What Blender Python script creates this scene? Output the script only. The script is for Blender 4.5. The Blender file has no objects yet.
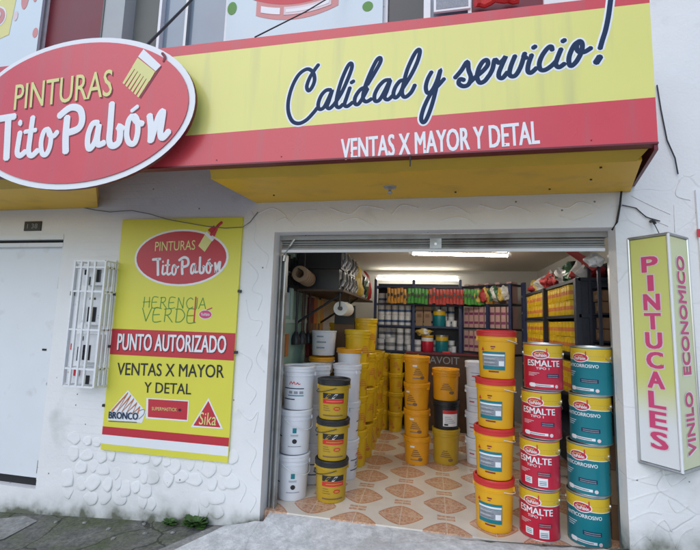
import bpy, bmesh, math, random
from mathutils import Vector, Matrix
random.seed(7)
R = math.radians
sc = bpy.context.scene
C = sc.collection
# ------------------------------------------------------------------ camera, world, sun, exposure
FPX, YAW, PITCH, ROLL = 405.97, 0.19794, 0.115495, 0.03008
CAM = Vector((1.4108, -3.4496, 1.65))
_f = Vector((-math.sin(YAW)*math.cos(PITCH), math.cos(YAW)*math.cos(PITCH), math.sin(PITCH)))
_r0 = Vector((math.cos(YAW), math.sin(YAW), 0)); _u0 = _r0.cross(_f)
RT = _r0*math.cos(ROLL) + _u0*math.sin(ROLL); UP = -_r0*math.sin(ROLL) + _u0*math.cos(ROLL)
cd = bpy.data.cameras.new('camera'); cam = bpy.data.objects.new('camera', cd); C.objects.link(cam)
m = Matrix((RT, UP, -_f)).transposed().to_4x4(); m.translation = CAM; cam.matrix_world = m
cd.sensor_width = 36; cd.lens = 36*FPX/700; cd.clip_end = 500; cd.clip_start = .05
sc.camera = cam
w = bpy.data.worlds.new('World'); sc.world = w; w.use_nodes = True
nt = w.node_tree; sky = nt.nodes.new('ShaderNodeTexSky'); sky.sky_type = 'NISHITA'; sky.sun_disc = False
SUN_EL, SUN_ROT = R(42), R(200)
sky.sun_elevation = SUN_EL; sky.sun_rotation = SUN_ROT; sky.air_density = 1.0; sky.dust_density = 0.6; sky.ozone_density = 1.0
bg = nt.nodes['Background']; bg.inputs[1].default_value = 0.15
nt.links.new(sky.outputs[0], bg.inputs[0])
sl = bpy.data.lights.new('sun', 'SUN'); sl.energy = 0.75; sl.angle = R(60); sl.color = (1, .97, .94)
so = bpy.data.objects.new('sun', sl); C.objects.link(so)
sd = Vector((math.sin(SUN_ROT)*math.cos(SUN_EL), math.cos(SUN_ROT)*math.cos(SUN_EL), math.sin(SUN_EL)))
so.rotation_euler = sd.to_track_quat('Z', 'Y').to_euler(); so.location = (0, -6, 9)
sc.view_settings.view_transform = 'Standard'; sc.view_settings.look = 'None'
sc.view_settings.gamma = 1; sc.view_settings.use_curve_mapping = False; sc.view_settings.exposure = 0.42

# ------------------------------------------------------------------ helpers
def ray(u, v): return _f + RT*((u-350)/FPX) - UP*((v-275)/FPX)
def ony(u, v, y=0): d = ray(u, v); return CAM + d*((y-CAM.y)/d.y)     # measured photo point -> point on a wall plane
def onx(u, v, x=0): d = ray(u, v); return CAM + d*((x-CAM.x)/d.x)

def tag(o, label=None, cat=None, group=None, kind=None):
    if label: o['label'] = label
    if cat: o['category'] = cat
    if group: o['group'] = group
    if kind: o['kind'] = kind
    return o
def thing(name, label, cat, loc=(0,0,0), rotz=0, group=None):
    o = bpy.data.objects.new(name, None); C.objects.link(o); o.empty_display_size = .1
    o.location = loc; o.rotation_euler = (0,0,rotz)
    return tag(o, label, cat, group)
def dup(root, loc, rotz=0, label=None, group=None, parent=None):
    r = root.copy(); C.objects.link(r); r.location = loc; r.rotation_euler = (0,0,rotz)
    if label: r['label'] = label
    if group: r['group'] = group
    def rec(a, b):
        for ch in list(a.children):
            c = ch.copy(); C.objects.link(c); c.parent = b; rec(ch, c)
    rec(root, r)
    return r

class MB:
    def __init__(s): s.v = []; s.f = []; s.mi = []; s.mats = []
    def add(s, vs, fs, mat):
        if mat not in s.mats: s.mats.append(mat)
        k = s.mats.index(mat); o = len(s.v)
        s.v += [tuple(p) for p in vs]
        for f in fs: s.f.append(tuple(i+o for i in f)); s.mi.append(k)
        return s
    def box(s, a, b, mat):
        x0,y0,z0 = a; x1,y1,z1 = b
        return s.add([(x0,y0,z0),(x1,y0,z0),(x1,y1,z0),(x0,y1,z0),(x0,y0,z1),(x1,y0,z1),(x1,y1,z1),(x0,y1,z1)],
            [(0,3,2,1),(4,5,6,7),(0,1,5,4),(1,2,6,5),(2,3,7,6),(3,0,4,7)], mat)
    def quad(s, pts, mat): return s.add(pts, [tuple(range(len(pts)))], mat)
    def lathe(s, prof, mat, n=40, c=(0,0,0), cap=True):
        vs = []; fs = []
        for (r, z) in prof:
            for i in range(n):
                a = 2*math.pi*i/n; vs.append((c[0]+r*math.cos(a), c[1]+r*math.sin(a), c[2]+z))
        for k in range(len(prof)-1):
            for i in range(n):
                j = (i+1) % n; fs.append((k*n+i, k*n+j, (k+1)*n+j, (k+1)*n+i))
        if cap:
            fs.append(tuple(reversed(range(n)))); fs.append(tuple((len(prof)-1)*n+i for i in range(n)))
        return s.add(vs, fs, mat)
    def tube(s, pts, r, mat, n=8, flat=1.0, nrm=None):
        pts = [Vector(p) for p in pts]; vs = []; fs = []; up = Vector((0,0,1))
        N = len(pts)
        for i, p in enumerate(pts):
            t = (pts[min(i+1, N-1)] - pts[max(i-1, 0)]).normalized()
            a = nrm if nrm else (up if abs(t.z) < .9 else Vector((1,0,0)))
            b = t.cross(a).normalized(); a2 = b.cross(t).normalized()
            rr = r[i] if isinstance(r, (list, tuple)) else r
            for k in range(n):
                th = 2*math.pi*k/n; vs.append(p + b*(rr*math.cos(th)) + a2*(rr*flat*math.sin(th)))
        for i in range(N-1):
            for k in range(n):
                j = (k+1) % n; fs.append((i*n+k, i*n+j, (i+1)*n+j, (i+1)*n+k))
        fs.append(tuple(reversed(range(n)))); fs.append(tuple((N-1)*n+k for k in range(n)))
        return s.add(vs, fs, mat)
    def prism(s, poly, ex, mat, side=None):
        """poly: 3D points of one face, ex: extrusion vector"""
        ex = Vector(ex); a = [Vector(p) for p in poly]; b = [p+ex for p in a]; n = len(a)
        s.add(a+b, [tuple(range(n)), tuple(reversed(range(n, 2*n)))], mat)
        s.add(a+b, [(i, i+n, (i+1) % n + n, (i+1) % n) for i in range(n)], side or mat)
        return s
    def build(s, name, parent=None, smooth=True, angle=35, fix=True):
        me = bpy.data.meshes.new(name); me.from_pydata(s.v, [], s.f)
        for mt in s.mats: me.materials.append(mt)
        me.polygons.foreach_set('material_index', s.mi)
        if fix:
            bm = bmesh.new(); bm.from_mesh(me); bmesh.ops.recalc_face_normals(bm, faces=bm.faces); bm.to_mesh(me); bm.free()
        if smooth:
            me.polygons.foreach_set('use_smooth', [True]*len(me.polygons)); me.set_sharp_from_angle(angle=R(angle))
        me.update()
        o = bpy.data.objects.new(name, me); C.objects.link(o)
        if parent: o.parent = parent
        return o

# ---- flat printing: M(a,b,h) maps sheet coordinates to space
def plane_map(o, ex, ez, n):
    o, ex, ez, n = Vector(o), Vector(ex), Vector(ez), Vector(n)
    return lambda a, b, h=0: o + ex*a + ez*b + n*h
def cyl_map(r, z0=0, r1=None, H=1.0):
    def M(a, b, h=0):
        rr = r if r1 is None else r + (r1-r)*b/H
        th = a/r; return Vector(((rr+h)*math.sin(th), -(rr+h)*math.cos(th), z0+b))
    return M
def g_grid(mb, M, a0, a1, lo, hi, h, mat, n=12):
    fl = lo if callable(lo) else (lambda a: lo); fh = hi if callable(hi) else (lambda a: hi)
    vs = []; fs = []
    for i in range(n+1):
        a = a0+(a1-a0)*i/n; vs += [M(a, fl(a), h), M(a, fh(a), h)]
    for i in range(n): fs.append((2*i, 2*i+2, 2*i+3, 2*i+1))
    mb.add(vs, fs, mat)
def g_oval(mb, M, ca, cb, ra, rb, h, mat, n=28):
    # rings so that it bends with a curved surface
    vs = []; fs = []; K = 6
    for k in range(K+1):
        t = -math.pi/2 + math.pi*k/K; a = ca+ra*math.sin(t); q = rb*math.cos(t)
        vs += [M(a, cb-q, h), M(a, cb+q, h)]
    K = 20; vs = []
    for k in range(K+1):
        t = -math.pi/2 + math.pi*k/K; a = ca+ra*math.sin(t); q = rb*math.cos(t)+1e-5
        vs += [M(a, cb-q, h), M(a, cb+q, h)]
    for k in range(K): fs.append((2*k, 2*k+2, 2*k+3, 2*k+1))
    mb.add(vs, fs, mat)
def g_poly(mb, M, pts, h, mat): mb.add([M(a, b, h) for a, b in pts], [tuple(range(len(pts)))], mat)
_tc = {}
def text2d(s, bold=0.0, shear=0.0):
    key = (s, bold, shear)
    if key in _tc: return _tc[key]
    cu = bpy.data.curves.new('t', 'FONT'); cu.body = s; cu.size = 1; cu.offset = bold; cu.shear = shear; cu.resolution_u = 3
    cu.fill_mode = 'FRONT'
    o = bpy.data.objects.new('t', cu); C.objects.link(o)
    dg = bpy.context.evaluated_depsgraph_get(); dg.update()
    me = bpy.data.meshes.new_from_object(o.evaluated_get(dg))
    vs = [(v.co.x, v.co.y) for v in me.vertices]; fs = [tuple(p.vertices) for p in me.polygons]
    bpy.data.objects.remove(o); bpy.data.curves.remove(cu); bpy.data.meshes.remove(me)
    x0 = min(v[0] for v in vs); x1 = max(v[0] for v in vs); y0 = min(v[1] for v in vs); y1 = max(v[1] for v in vs)
    vs = [((x-x0)/(x1-x0), (y-y0)/(y1-y0)) for x, y in vs]
    _tc[key] = (vs, fs); return vs, fs
def g_text(mb, M, s, a0, b0, W, H, h, mat, bold=0.0, rot=0.0, shear=0.0):
    vs, fs = text2d(s, 0.0, shear); c, q = math.cos(rot), math.sin(rot); e = max(0, bold)*H*1.5
    sh = [(0, 0)] if e == 0 else [(0, 0), (-e, -e*.5), (e, e*.5), (-e, e*.5), (e, -e*.5)]      # heavier strokes: the same letters printed with a small offset
    W2, H2 = W-2*e, H-e
    for i, (dx, dy) in enumerate(sh):
        mb.add([M(a0+e+dx*1 + x*W2*c - y*H2*q, b0+e*.5+dy + x*W2*q + y*H2*c, h+i*.00012) for x, y in vs], fs, mat)
def smooth_path(pts, k=5):
    if len(pts) < 3: return [tuple(p) for p in pts]
    P = [pts[0]] + list(pts) + [pts[-1]]; out = []
    for i in range(1, len(P)-2):
        for j in range(k):
            t = j/k; r = []
            for d in range(2):
                p0, p1, p2, p3 = P[i-1][d], P[i][d], P[i+1][d], P[i+2][d]
                r.append(.5*(2*p1 + (p2-p0)*t + (2*p0-5*p1+4*p2-p3)*t*t + (3*p1-p0-3*p2+p3)*t**3))
            out.append(tuple(r))
    out.append(tuple(pts[-1])); return out
def g_stroke(mb, M, pts, wd, h, th, mat, k=5, taper=.45, n=8):
    """brush stroke: a flattened rounded bar lying on the sheet"""
    P = smooth_path(pts, k); N = len(P); vs = []; fs = []
    tx, ty = P[1][0]-P[0][0], P[1][1]-P[0][1]; L = math.hypot(tx, ty) or 1
    ex = P[-1][0]-P[-2][0], P[-1][1]-P[-2][1]; L2 = math.hypot(*ex) or 1
    P = [(P[0][0]-tx/L*wd*.55, P[0][1]-ty/L*wd*.55)] + P + [(P[-1][0]+ex[0]/L2*wd*.55, P[-1][1]+ex[1]/L2*wd*.55)]
    N += 2
    for i in range(N):
        a = P[max(i-1, 0)]; b = P[min(i+1, N-1)]; dx, dy = b[0]-a[0], b[1]-a[1]; l = math.hypot(dx, dy) or 1
        px, py = -dy/l, dx/l; ww = wd*(taper if i in (0, N-1) else 1)
        for q in range(n):
            t = 2*math.pi*q/n; c, s_ = math.cos(t), math.sin(t)
            vs.append(M(P[i][0]+px*ww*c, P[i][1]+py*ww*c, h+th*s_))
    for i in range(N-1):
        for q in range(n):
            j = (q+1) % n; fs.append((i*n+q, i*n+j, (i+1)*n+j, (i+1)*n+q))
    fs.append(tuple(reversed(range(n)))); fs.append(tuple((N-1)*n+q for q in range(n)))
    mb.add(vs, fs, mat)

# ------------------------------------------------------------------ materials
def nodes(m): return m.node_tree.nodes, m.node_tree.links
def mat(name, col, rough=.5, var=.10, scale=9, bump=0.0, bscale=60, metal=0.0, spec=.5, coat=0.0, dirt=None, dscale=3, dlo=.55, dhi=.75, streak=False):
    m = bpy.data.materials.new(name); m.use_nodes = True; n, l = nodes(m); b = n['Principled BSDF']
    b.inputs['Roughness'].default_value = rough; b.inputs['Metallic'].default_value = metal
    b.inputs['Specular IOR Level'].default_value = spec; b.inputs['Coat Weight'].default_value = coat
    tc = n.new('ShaderNodeTexCoord')
    def noise(sc_, det=4):
        t = n.new('ShaderNodeTexNoise'); t.inputs['Scale'].default_value = sc_; t.inputs['Detail'].default_value = det
        l.new(tc.outputs['Object'], t.inputs['Vector']); return t
    t = noise(scale)
    mx = n.new('ShaderNodeMix'); mx.data_type = 'RGBA'
    mx.inputs['A'].default_value = (*[c*(1-var) for c in col], 1); mx.inputs['B'].default_value = (*[min(1, c*(1+var)) for c in col], 1)
    l.new(t.outputs['Fac'], mx.inputs['Factor']); out = mx.outputs['Result']
    if dirt:
        d = noise(dscale, 8)
        if streak: mpg = n.new('ShaderNodeMapping'); mpg.inputs['Scale'].default_value = (5, 5, .35); l.new(tc.outputs['Object'], mpg.inputs[0]); l.new(mpg.outputs[0], d.inputs['Vector'])
        rp = n.new('ShaderNodeMapRange'); rp.inputs['From Min'].default_value = dlo; rp.inputs['From Max'].default_value = dhi
        l.new(d.outputs['Fac'], rp.inputs['Value']); m2 = n.new('ShaderNodeMix'); m2.data_type = 'RGBA'
        l.new(rp.outputs['Result'], m2.inputs['Factor']); l.new(out, m2.inputs['A']); m2.inputs['B'].default_value = (*dirt, 1); out = m2.outputs['Result']
    l.new(out, b.inputs['Base Color'])
    rr = n.new('ShaderNodeMapRange'); rr.inputs['To Min'].default_value = max(0.02, rough-.08); rr.inputs['To Max'].default_value = min(1, rough+.08)
    l.new(t.outputs['Fac'], rr.inputs['Value']); l.new(rr.outputs['Result'], b.inputs['Roughness'])
    if bump:
        t2 = noise(bscale, 5); bp = n.new('ShaderNodeBump'); bp.inputs['Strength'].default_value = bump; bp.inputs['Distance'].default_value = .01
        l.new(t2.outputs['Fac'], bp.inputs['Height']); l.new(bp.outputs['Normal'], b.inputs['Normal'])
    return m
def math_n(n, l, op, a, b=None, c=None):
    x = n.new('ShaderNodeMath'); x.operation = op
    for i, q in enumerate((a, b, c)):
        if q is None: continue
        if isinstance(q, (int, float)): x.inputs[i].default_value = q
        else: l.new(q, x.inputs[i])
    return x.outputs[0]
def emit(name, col, s):
    m = bpy.data.materials.new(name); m.use_nodes = True; b = m.node_tree.nodes['Principled BSDF']
    b.inputs['Base Color'].default_value = (.8, .8, .8, 1); b.inputs['Emission Color'].default_value = (*col, 1); b.inputs['Emission Strength'].default_value = s
    return m

M_ = {}
def wall_mat():
    m = mat('white_stucco', (.79, .785, .775), .75, var=.07, scale=2.2, dirt=(.50, .49, .46), dscale=2.6, dlo=.60, dhi=.85)
    n, l = nodes(m); b = n['Principled BSDF']; tc = n.new('ShaderNodeTexCoord')
    sp = n.new('ShaderNodeSeparateXYZ'); l.new(tc.outputs['Object'], sp.inputs[0]); X, Z = sp.outputs[0], sp.outputs[2]
    # incised crazy-paving joints
    mp = n.new('ShaderNodeMapping'); mp.inputs['Scale'].default_value = (3.2, 3.2, 4.4); mp.inputs['Rotation'].default_value = (0, .5, 0); l.new(tc.outputs['Object'], mp.inputs[0])
    vo = n.new('ShaderNodeTexVoronoi'); vo.feature = 'DISTANCE_TO_EDGE'; vo.inputs['Scale'].default_value = 1.0; vo.inputs['Randomness'].default_value = 1
    nz = n.new('ShaderNodeTexNoise'); nz.inputs['Scale'].default_value = 5; l.new(tc.outputs['Object'], nz.inputs[0])
    mv = n.new('ShaderNodeMix'); mv.data_type = 'RGBA'; mv.inputs['Factor'].default_value = .14; l.new(mp.outputs[0], mv.inputs['A']); l.new(nz.outputs['Color'], mv.inputs['B'])
    l.new(mv.outputs['Result'], vo.inputs['Vector'])
    g = n.new('ShaderNodeMapRange'); g.inputs['From Max'].default_value = .022; l.new(vo.outputs['Distance'], g.inputs['Value'])
    g.inputs['To Min'].default_value = 0; g.inputs['To Max'].default_value = 1
    # joints fade out here and there, and stop on the smooth band over the awning
    n3 = n.new('ShaderNodeTexNoise'); n3.inputs['Scale'].default_value = 2.7; l.new(tc.outputs['Object'], n3.inputs[0])
    fd = n.new('ShaderNodeMapRange'); fd.inputs['From Min'].default_value = .42; fd.inputs['From Max'].default_value = .60; l.new(n3.outputs['Fac'], fd.inputs['Value'])
    mx = math_n(n, l, 'GREATER_THAN', X, 2.8); mz = math_n(n, l, 'LESS_THAN', Z, 2.85)
    mask = math_n(n, l, 'MULTIPLY', math_n(n, l, 'MULTIPLY', mx, mz), fd.outputs[0])
    joint = math_n(n, l, 'MULTIPLY', math_n(n, l, 'SUBTRACT', 1, g.outputs[0]), mask)
    # thin brick courses under the left soffit
    fr = math_n(n, l, 'FRACT', math_n(n, l, 'MULTIPLY', Z, 13.5)); ln = math_n(n, l, 'LESS_THAN', fr, .13)
    mb_ = math_n(n, l, 'MULTIPLY', math_n(n, l, 'LESS_THAN', X, -1.2), math_n(n, l, 'GREATER_THAN', X, -2.05))
    bricks = math_n(n, l, 'MULTIPLY', ln, math_n(n, l, 'MULTIPLY', mb_, math_n(n, l, 'GREATER_THAN', Z, .3)))
    n4 = n.new('ShaderNodeTexNoise'); n4.inputs['Scale'].default_value = 45; n4.inputs['Detail'].default_value = 6; l.new(tc.outputs['Object'], n4.inputs[0])
    n5 = n.new('ShaderNodeTexNoise'); n5.inputs['Scale'].default_value = 7; n5.inputs['Detail'].default_value = 3; l.new(tc.outputs['Object'], n5.inputs[0])
    hgt = math_n(n, l, 'ADD', math_n(n, l, 'MULTIPLY', n4.outputs['Fac'], .35), math_n(n, l, 'MULTIPLY', n5.outputs['Fac'], .8))
    hgt = math_n(n, l, 'SUBTRACT', hgt, math_n(n, l, 'ADD', math_n(n, l, 'MULTIPLY', joint, .45), math_n(n, l, 'MULTIPLY', bricks, .35)))
    bp = n.new('ShaderNodeBump'); bp.inputs['Strength'].default_value = .55; bp.inputs['Distance'].default_value = .012
    l.new(hgt, bp.inputs['Height']); l.new(bp.outputs[0], b.inputs['Normal'])
    # grime along the foot of the wall and in the joints
    src = b.inputs['Base Color'].links[0].from_socket
    foot = n.new('ShaderNodeMapRange'); foot.inputs['From Min'].default_value = -.02; foot.inputs['From Max'].default_value = .30; foot.inputs['To Min'].default_value = 1; foot.inputs['To Max'].default_value = 0
    l.new(math_n(n, l, 'SUBTRACT', Z, math_n(n, l, 'SUBTRACT', math_n(n, l, 'MULTIPLY', X, .066), .10)), foot.inputs['Value'])     # height above the sloping pavement
    n6 = n.new('ShaderNodeTexNoise'); n6.inputs['Scale'].default_value = 5.5; n6.inputs['Detail'].default_value = 8; l.new(tc.outputs['Object'], n6.inputs[0])
    st = math_n(n, l, 'MULTIPLY', foot.outputs[0], math_n(n, l, 'MULTIPLY', n6.outputs['Fac'], 1.95)); st = math_n(n, l, 'POWER', st, 2.6)
    stc = n.new('ShaderNodeClamp'); l.new(st, stc.inputs[0])
    m3 = n.new('ShaderNodeMix'); m3.data_type = 'RGBA'; l.new(stc.outputs[0], m3.inputs['Factor']); l.new(src, m3.inputs['A']); m3.inputs['B'].default_value = (.13, .14, .10, 1)
    m4 = n.new('ShaderNodeMix'); m4.data_type = 'RGBA'; l.new(math_n(n, l, 'MULTIPLY', joint, .22), m4.inputs['Factor']); l.new(m3.outputs['Result'], m4.inputs['A']); m4.inputs['B'].default_value = (.36, .37, .38, 1)
    # sparse black pits
    vp = n.new('ShaderNodeTexVoronoi'); vp.inputs['Scale'].default_value = 5.5; l.new(tc.outputs['Object'], vp.inputs[0])
    pit = math_n(n, l, 'LESS_THAN', vp.outputs['Distance'], .045)
    m5 = n.new('ShaderNodeMix'); m5.data_type = 'RGBA'; l.new(math_n(n, l, 'MULTIPLY', pit, .8), m5.inputs['Factor']); l.new(m4.outputs['Result'], m5.inputs['A']); m5.inputs['B'].default_value = (.12, .11, .10, 1)
    l.new(m5.outputs['Result'], b.inputs['Base Color']); return m
WALL = wall_mat()
def floor_mat():
    m = mat('ceramic_tile', (.5, .4, .3), .16); n, l = nodes(m); b = n['Principled BSDF']; tc = n.new('ShaderNodeTexCoord')
    sp = n.new('ShaderNodeSeparateXYZ'); l.new(tc.outputs['Object'], sp.inputs[0]); X, Y = sp.outputs[0], sp.outputs[1]
    PX_, PY_ = .385, .525
    u = math_n(n, l, 'DIVIDE', math_n(n, l, 'SUBTRACT', X, 1.168-PX_*20), PX_)
    ci = math_n(n, l, 'ROUND', u); du = math_n(n, l, 'MULTIPLY', math_n(n, l, 'SUBTRACT', u, ci), PX_)
    odd = math_n(n, l, 'MODULO', ci, 2)
    v = math_n(n, l, 'ADD', math_n(n, l, 'DIVIDE', math_n(n, l, 'SUBTRACT', Y, .316-PY_*10), PY_), math_n(n, l, 'MULTIPLY', odd, .42))
    vi = math_n(n, l, 'ROUND', v); dv = math_n(n, l, 'MULTIPLY', math_n(n, l, 'SUBTRACT', v, vi), PY_)
    au, av = math_n(n, l, 'ABSOLUTE', du), math_n(n, l, 'ABSOLUTE', dv)
    rh = math_n(n, l, 'ADD', math_n(n, l, 'POWER', math_n(n, l, 'DIVIDE', au, .205), 1.7), math_n(n, l, 'DIVIDE', av, .178))
    inr = math_n(n, l, 'LESS_THAN', rh, 1)
    rim = math_n(n, l, 'MULTIPLY', inr, math_n(n, l, 'GREATER_THAN', rh, .90))
    av2 = math_n(n, l, 'SUBTRACT', .2625, av)
    rc = math_n(n, l, 'MULTIPLY', math_n(n, l, 'LESS_THAN', au, .075), math_n(n, l, 'LESS_THAN', math_n(n, l, 'ABSOLUTE', math_n(n, l, 'SUBTRACT', av2, .026)), .019))
    allm = math_n(n, l, 'MAXIMUM', inr, rc)
    nz = n.new('ShaderNodeTexNoise'); nz.inputs['Scale'].default_value = 26; nz.inputs['Detail'].default_value = 3; l.new(tc.outputs['Object'], nz.inputs[0])
    mot = n.new('ShaderNodeMapRange'); mot.inputs['From Min'].default_value = .42; mot.inputs['From Max'].default_value = .62; l.new(nz.outputs['Fac'], mot.inputs['Value'])
    ter = n.new('ShaderNodeMix'); ter.data_type = 'RGBA'; ter.inputs['A'].default_value = (.52, .26, .15, 1); ter.inputs['B'].default_value = (.70, .49, .34, 1); 
    vr = n.new('ShaderNodeTexVoronoi'); vr.feature = 'DISTANCE_TO_EDGE'; vr.inputs['Scale'].default_value = 26; l.new(tc.outputs['Object'], vr.inputs[0])
    fil = math_n(n, l, 'LESS_THAN', vr.outputs['Distance'], .09)
    pat = math_n(n, l, 'MULTIPLY', math_n(n, l, 'MAXIMUM', math_n(n, l, 'MULTIPLY', fil, .75), math_n(n, l, 'MULTIPLY', mot.outputs[0], .55)), math_n(n, l, 'SUBTRACT', 1, rim)); l.new(pat, ter.inputs['Factor'])
    n2 = n.new('ShaderNodeTexNoise'); n2.inputs['Scale'].default_value = 6; n2.inputs['Detail'].default_value = 6; l.new(tc.outputs['Object'], n2.inputs[0])
    crm = n.new('ShaderNodeMix'); crm.data_type = 'RGBA'; crm.inputs['A'].default_value = (.66, .58, .47, 1); crm.inputs['B'].default_value = (.80, .76, .68, 1); l.new(n2.outputs['Fac'], crm.inputs['Factor'])
    mx = n.new('ShaderNodeMix'); mx.data_type = 'RGBA'; l.new(allm, mx.inputs['Factor']); l.new(crm.outputs['Result'], mx.inputs['A']); l.new(ter.outputs['Result'], mx.inputs['B'])
    gx = math_n(n, l, 'LESS_THAN', au, .004); gy = math_n(n, l, 'LESS_THAN', av, .004)
    gr = math_n(n, l, 'MAXIMUM', gx, gy)
    m2 = n.new('ShaderNodeMix'); m2.data_type = 'RGBA'; l.new(math_n(n, l, 'MULTIPLY', gr, .75), m2.inputs['Factor']); l.new(mx.outputs['Result'], m2.inputs['A']); m2.inputs['B'].default_value = (.72, .62, .48, 1)
    l.new(m2.outputs['Result'], b.inputs['Base Color']); return m
FLOOR = floor_mat()
def ground_mat(name, a, bcol, moss=None, rough=.9, sc_=3.0, mlo=.42, mhi=.62, con=.34, crack=0.0):
    m = mat(name, a, rough, bump=.5, bscale=70); n, l = nodes(m); b = n['Principled BSDF']; tc = n.new('ShaderNodeTexCoord')
    def ns(s, d=6):
        t = n.new('ShaderNodeTexNoise'); t.inputs['Scale'].default_value = s; t.inputs['Detail'].default_value = d; l.new(tc.outputs['Object'], t.inputs[0]); return t.outputs['Fac']
    m1 = n.new('ShaderNodeMix'); m1.data_type = 'RGBA'; m1.inputs['A'].default_value = (*a, 1); m1.inputs['B'].default_value = (*bcol, 1)
    r = n.new('ShaderNodeMapRange'); r.inputs['From Min'].default_value = .35; r.inputs['From Max'].default_value = .65; l.new(ns(sc_*4), r.inputs['Value']); l.new(r.outputs[0], m1.inputs['Factor']); out = m1.outputs['Result']
    if moss:
        m2 = n.new('ShaderNodeMix'); m2.data_type = 'RGBA'; r2 = n.new('ShaderNodeMapRange'); r2.inputs['From Min'].default_value = mlo; r2.inputs['From Max'].default_value = mhi
        l.new(ns(sc_), r2.inputs['Value']); l.new(r2.outputs[0], m2.inputs['Factor']); l.new(out, m2.inputs['A']); m2.inputs['B'].default_value = (*moss, 1); out = m2.outputs['Result']
    sp = n.new('ShaderNodeTexVoronoi'); sp.inputs['Scale'].default_value = 90; l.new(tc.outputs['Object'], sp.inputs[0])
    fg = n.new('ShaderNodeMapRange'); fg.inputs['From Min'].default_value = .3; fg.inputs['From Max'].default_value = .7; fg.inputs['To Min'].default_value = 1-con; fg.inputs['To Max'].default_value = 1+con*.9; l.new(ns(38, 8), fg.inputs['Value'])
    hs_ = n.new('ShaderNodeHueSaturation'); l.new(fg.outputs[0], hs_.inputs['Value']); l.new(out, hs_.inputs['Color']); out = hs_.outputs['Color']
    m3 = n.new('ShaderNodeMix'); m3.data_type = 'RGBA'; m3.inputs['B'].default_value = (.45, .43, .38, 1); l.new(math_n(n, l, 'MULTIPLY', math_n(n, l, 'LESS_THAN', sp.outputs['Distance'], .13), .35), m3.inputs['Factor']); l.new(out, m3.inputs['A'])
    out = m3.outputs['Result']
    if crack:
        nz = n.new('ShaderNodeTexNoise'); nz.inputs['Scale'].default_value = 3; nz.inputs['Detail'].default_value = 5; l.new(tc.outputs['Object'], nz.inputs[0])
        mv = n.new('ShaderNodeMix'); mv.data_type = 'RGBA'; mv.inputs['Factor'].default_value = .22; l.new(tc.outputs['Object'], mv.inputs['A']); l.new(nz.outputs['Color'], mv.inputs['B'])
        vc = n.new('ShaderNodeTexVoronoi'); vc.feature = 'DISTANCE_TO_EDGE'; vc.inputs['Scale'].default_value = 1.7; l.new(mv.outputs['Result'], vc.inputs[0])
        m4 = n.new('ShaderNodeMix'); m4.data_type = 'RGBA'; m4.inputs['B'].default_value = (.03, .032, .02, 1); l.new(math_n(n, l, 'MULTIPLY', math_n(n, l, 'LESS_THAN', vc.outputs['Distance'], .010), crack), m4.inputs['Factor']); l.new(out, m4.inputs['A']); out = m4.outputs['Result']
    l.new(out, b.inputs['Base Color']); return m
SIDEWALK = ground_mat('mossy_concrete', (.11, .11, .10), (.20, .195, .175), (.095, .11, .06), crack=.75)
RAMP = ground_mat('pale_cement', (.52, .53, .53), (.72, .73, .73), (.40, .40, .38), mlo=.55, mhi=.8, con=.13, crack=.12)
SLAB = ground_mat('grey_cement', (.22, .22, .21), (.32, .32, .30), (.13, .13, .09), mlo=.5, mhi=.75, con=.25)
ASPH = ground_mat('concrete_road', (.36, .35, .33), (.44, .43, .41))

WHITE_PAINT = mat('white_door_paint', (.74, .76, .78), .45, var=.04, scale=3, bump=.08, bscale=12, dirt=(.5, .48, .45), dscale=4, dlo=.62, dhi=.85)
WHITE_METAL = mat('white_enamel', (.78, .79, .80), .4, var=.06, scale=14, dirt=(.4, .33, .26), dscale=18, dlo=.66, dhi=.8)
SIGN_Y = mat('sign_yellow', (.77, .72, .21), .22, var=.05, scale=2.5, spec=.5, dirt=(.50, .48, .24), dscale=1.6, dlo=.52, dhi=1.0, streak=True)
SIGN_R = mat('sign_red', (.64, .065, .08), .28, var=.08, scale=2.5, spec=.5, dirt=(.42, .13, .14), dscale=1.8, dlo=.52, dhi=1.0, streak=True)
BOARD_Y = mat('board_yellow', (.72, .67, .07), .4, var=.05, scale=3)
BOARD_R = mat('board_red', (.52, .03, .045), .4, var=.06, scale=3)
SOFFIT = mat('soffit_yellow', (.80, .47, .02), .5, var=.08, scale=4, dirt=(.52, .31, .03), dscale=3.5, dlo=.52, dhi=.9)
SOFFIT_EDGE = mat('soffit_edge_yellow', (.52, .33, .03), .6, var=.15, scale=5)
MAROON = mat('maroon_metal', (.16, .015, .025), .45, var=.2, scale=3, dirt=(.10, .02, .03), dscale=2)
WHITE_PRINT = mat('white_print', (.80, .81, .82), .4, var=.03)
NAVY = mat('navy_print', (.018, .038, .09), .6, var=.08, spec=.2)
PALE_Y = mat('pale_yellow_print', (.72, .68, .25), .4, var=.05)
DRED = mat('dark_red_print', (.20, .015, .03), .5)
RED = mat('red_print', (.58, .03, .05), .4, var=.05)
GREEN_P = mat('green_print', (.10, .28, .04), .5)
BLACK_P = mat('black_print', (.018, .018, .02), .45)
GREY_P = mat('grey_print', (.27, .29, .32), .5, var=.4, scale=70)
ORANGE_P = mat('orange_print', (.62, .20, .05), .5)
BLACK = mat('black_plastic', (.018, .019, .021), .4, var=.2, scale=12)
RUBBER = mat('black_cable', (.02, .02, .022), .6)
STEEL = mat('galvanised_steel', (.42, .43, .43), .38, var=.18, scale=6, metal=.7, dirt=(.22, .20, .17), dscale=5, dlo=.5, dhi=.75)
SHUT = mat('shutter_grey', (.36, .355, .34), .5, var=.15, scale=6, dirt=(.16, .14, .12), dscale=3, dlo=.48, dhi=.75)
TIN = mat('tin_rim', (.60, .60, .58), .3, var=.1, metal=.85)
DARK = mat('dark_gap', (.015, .015, .016), .8)
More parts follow.
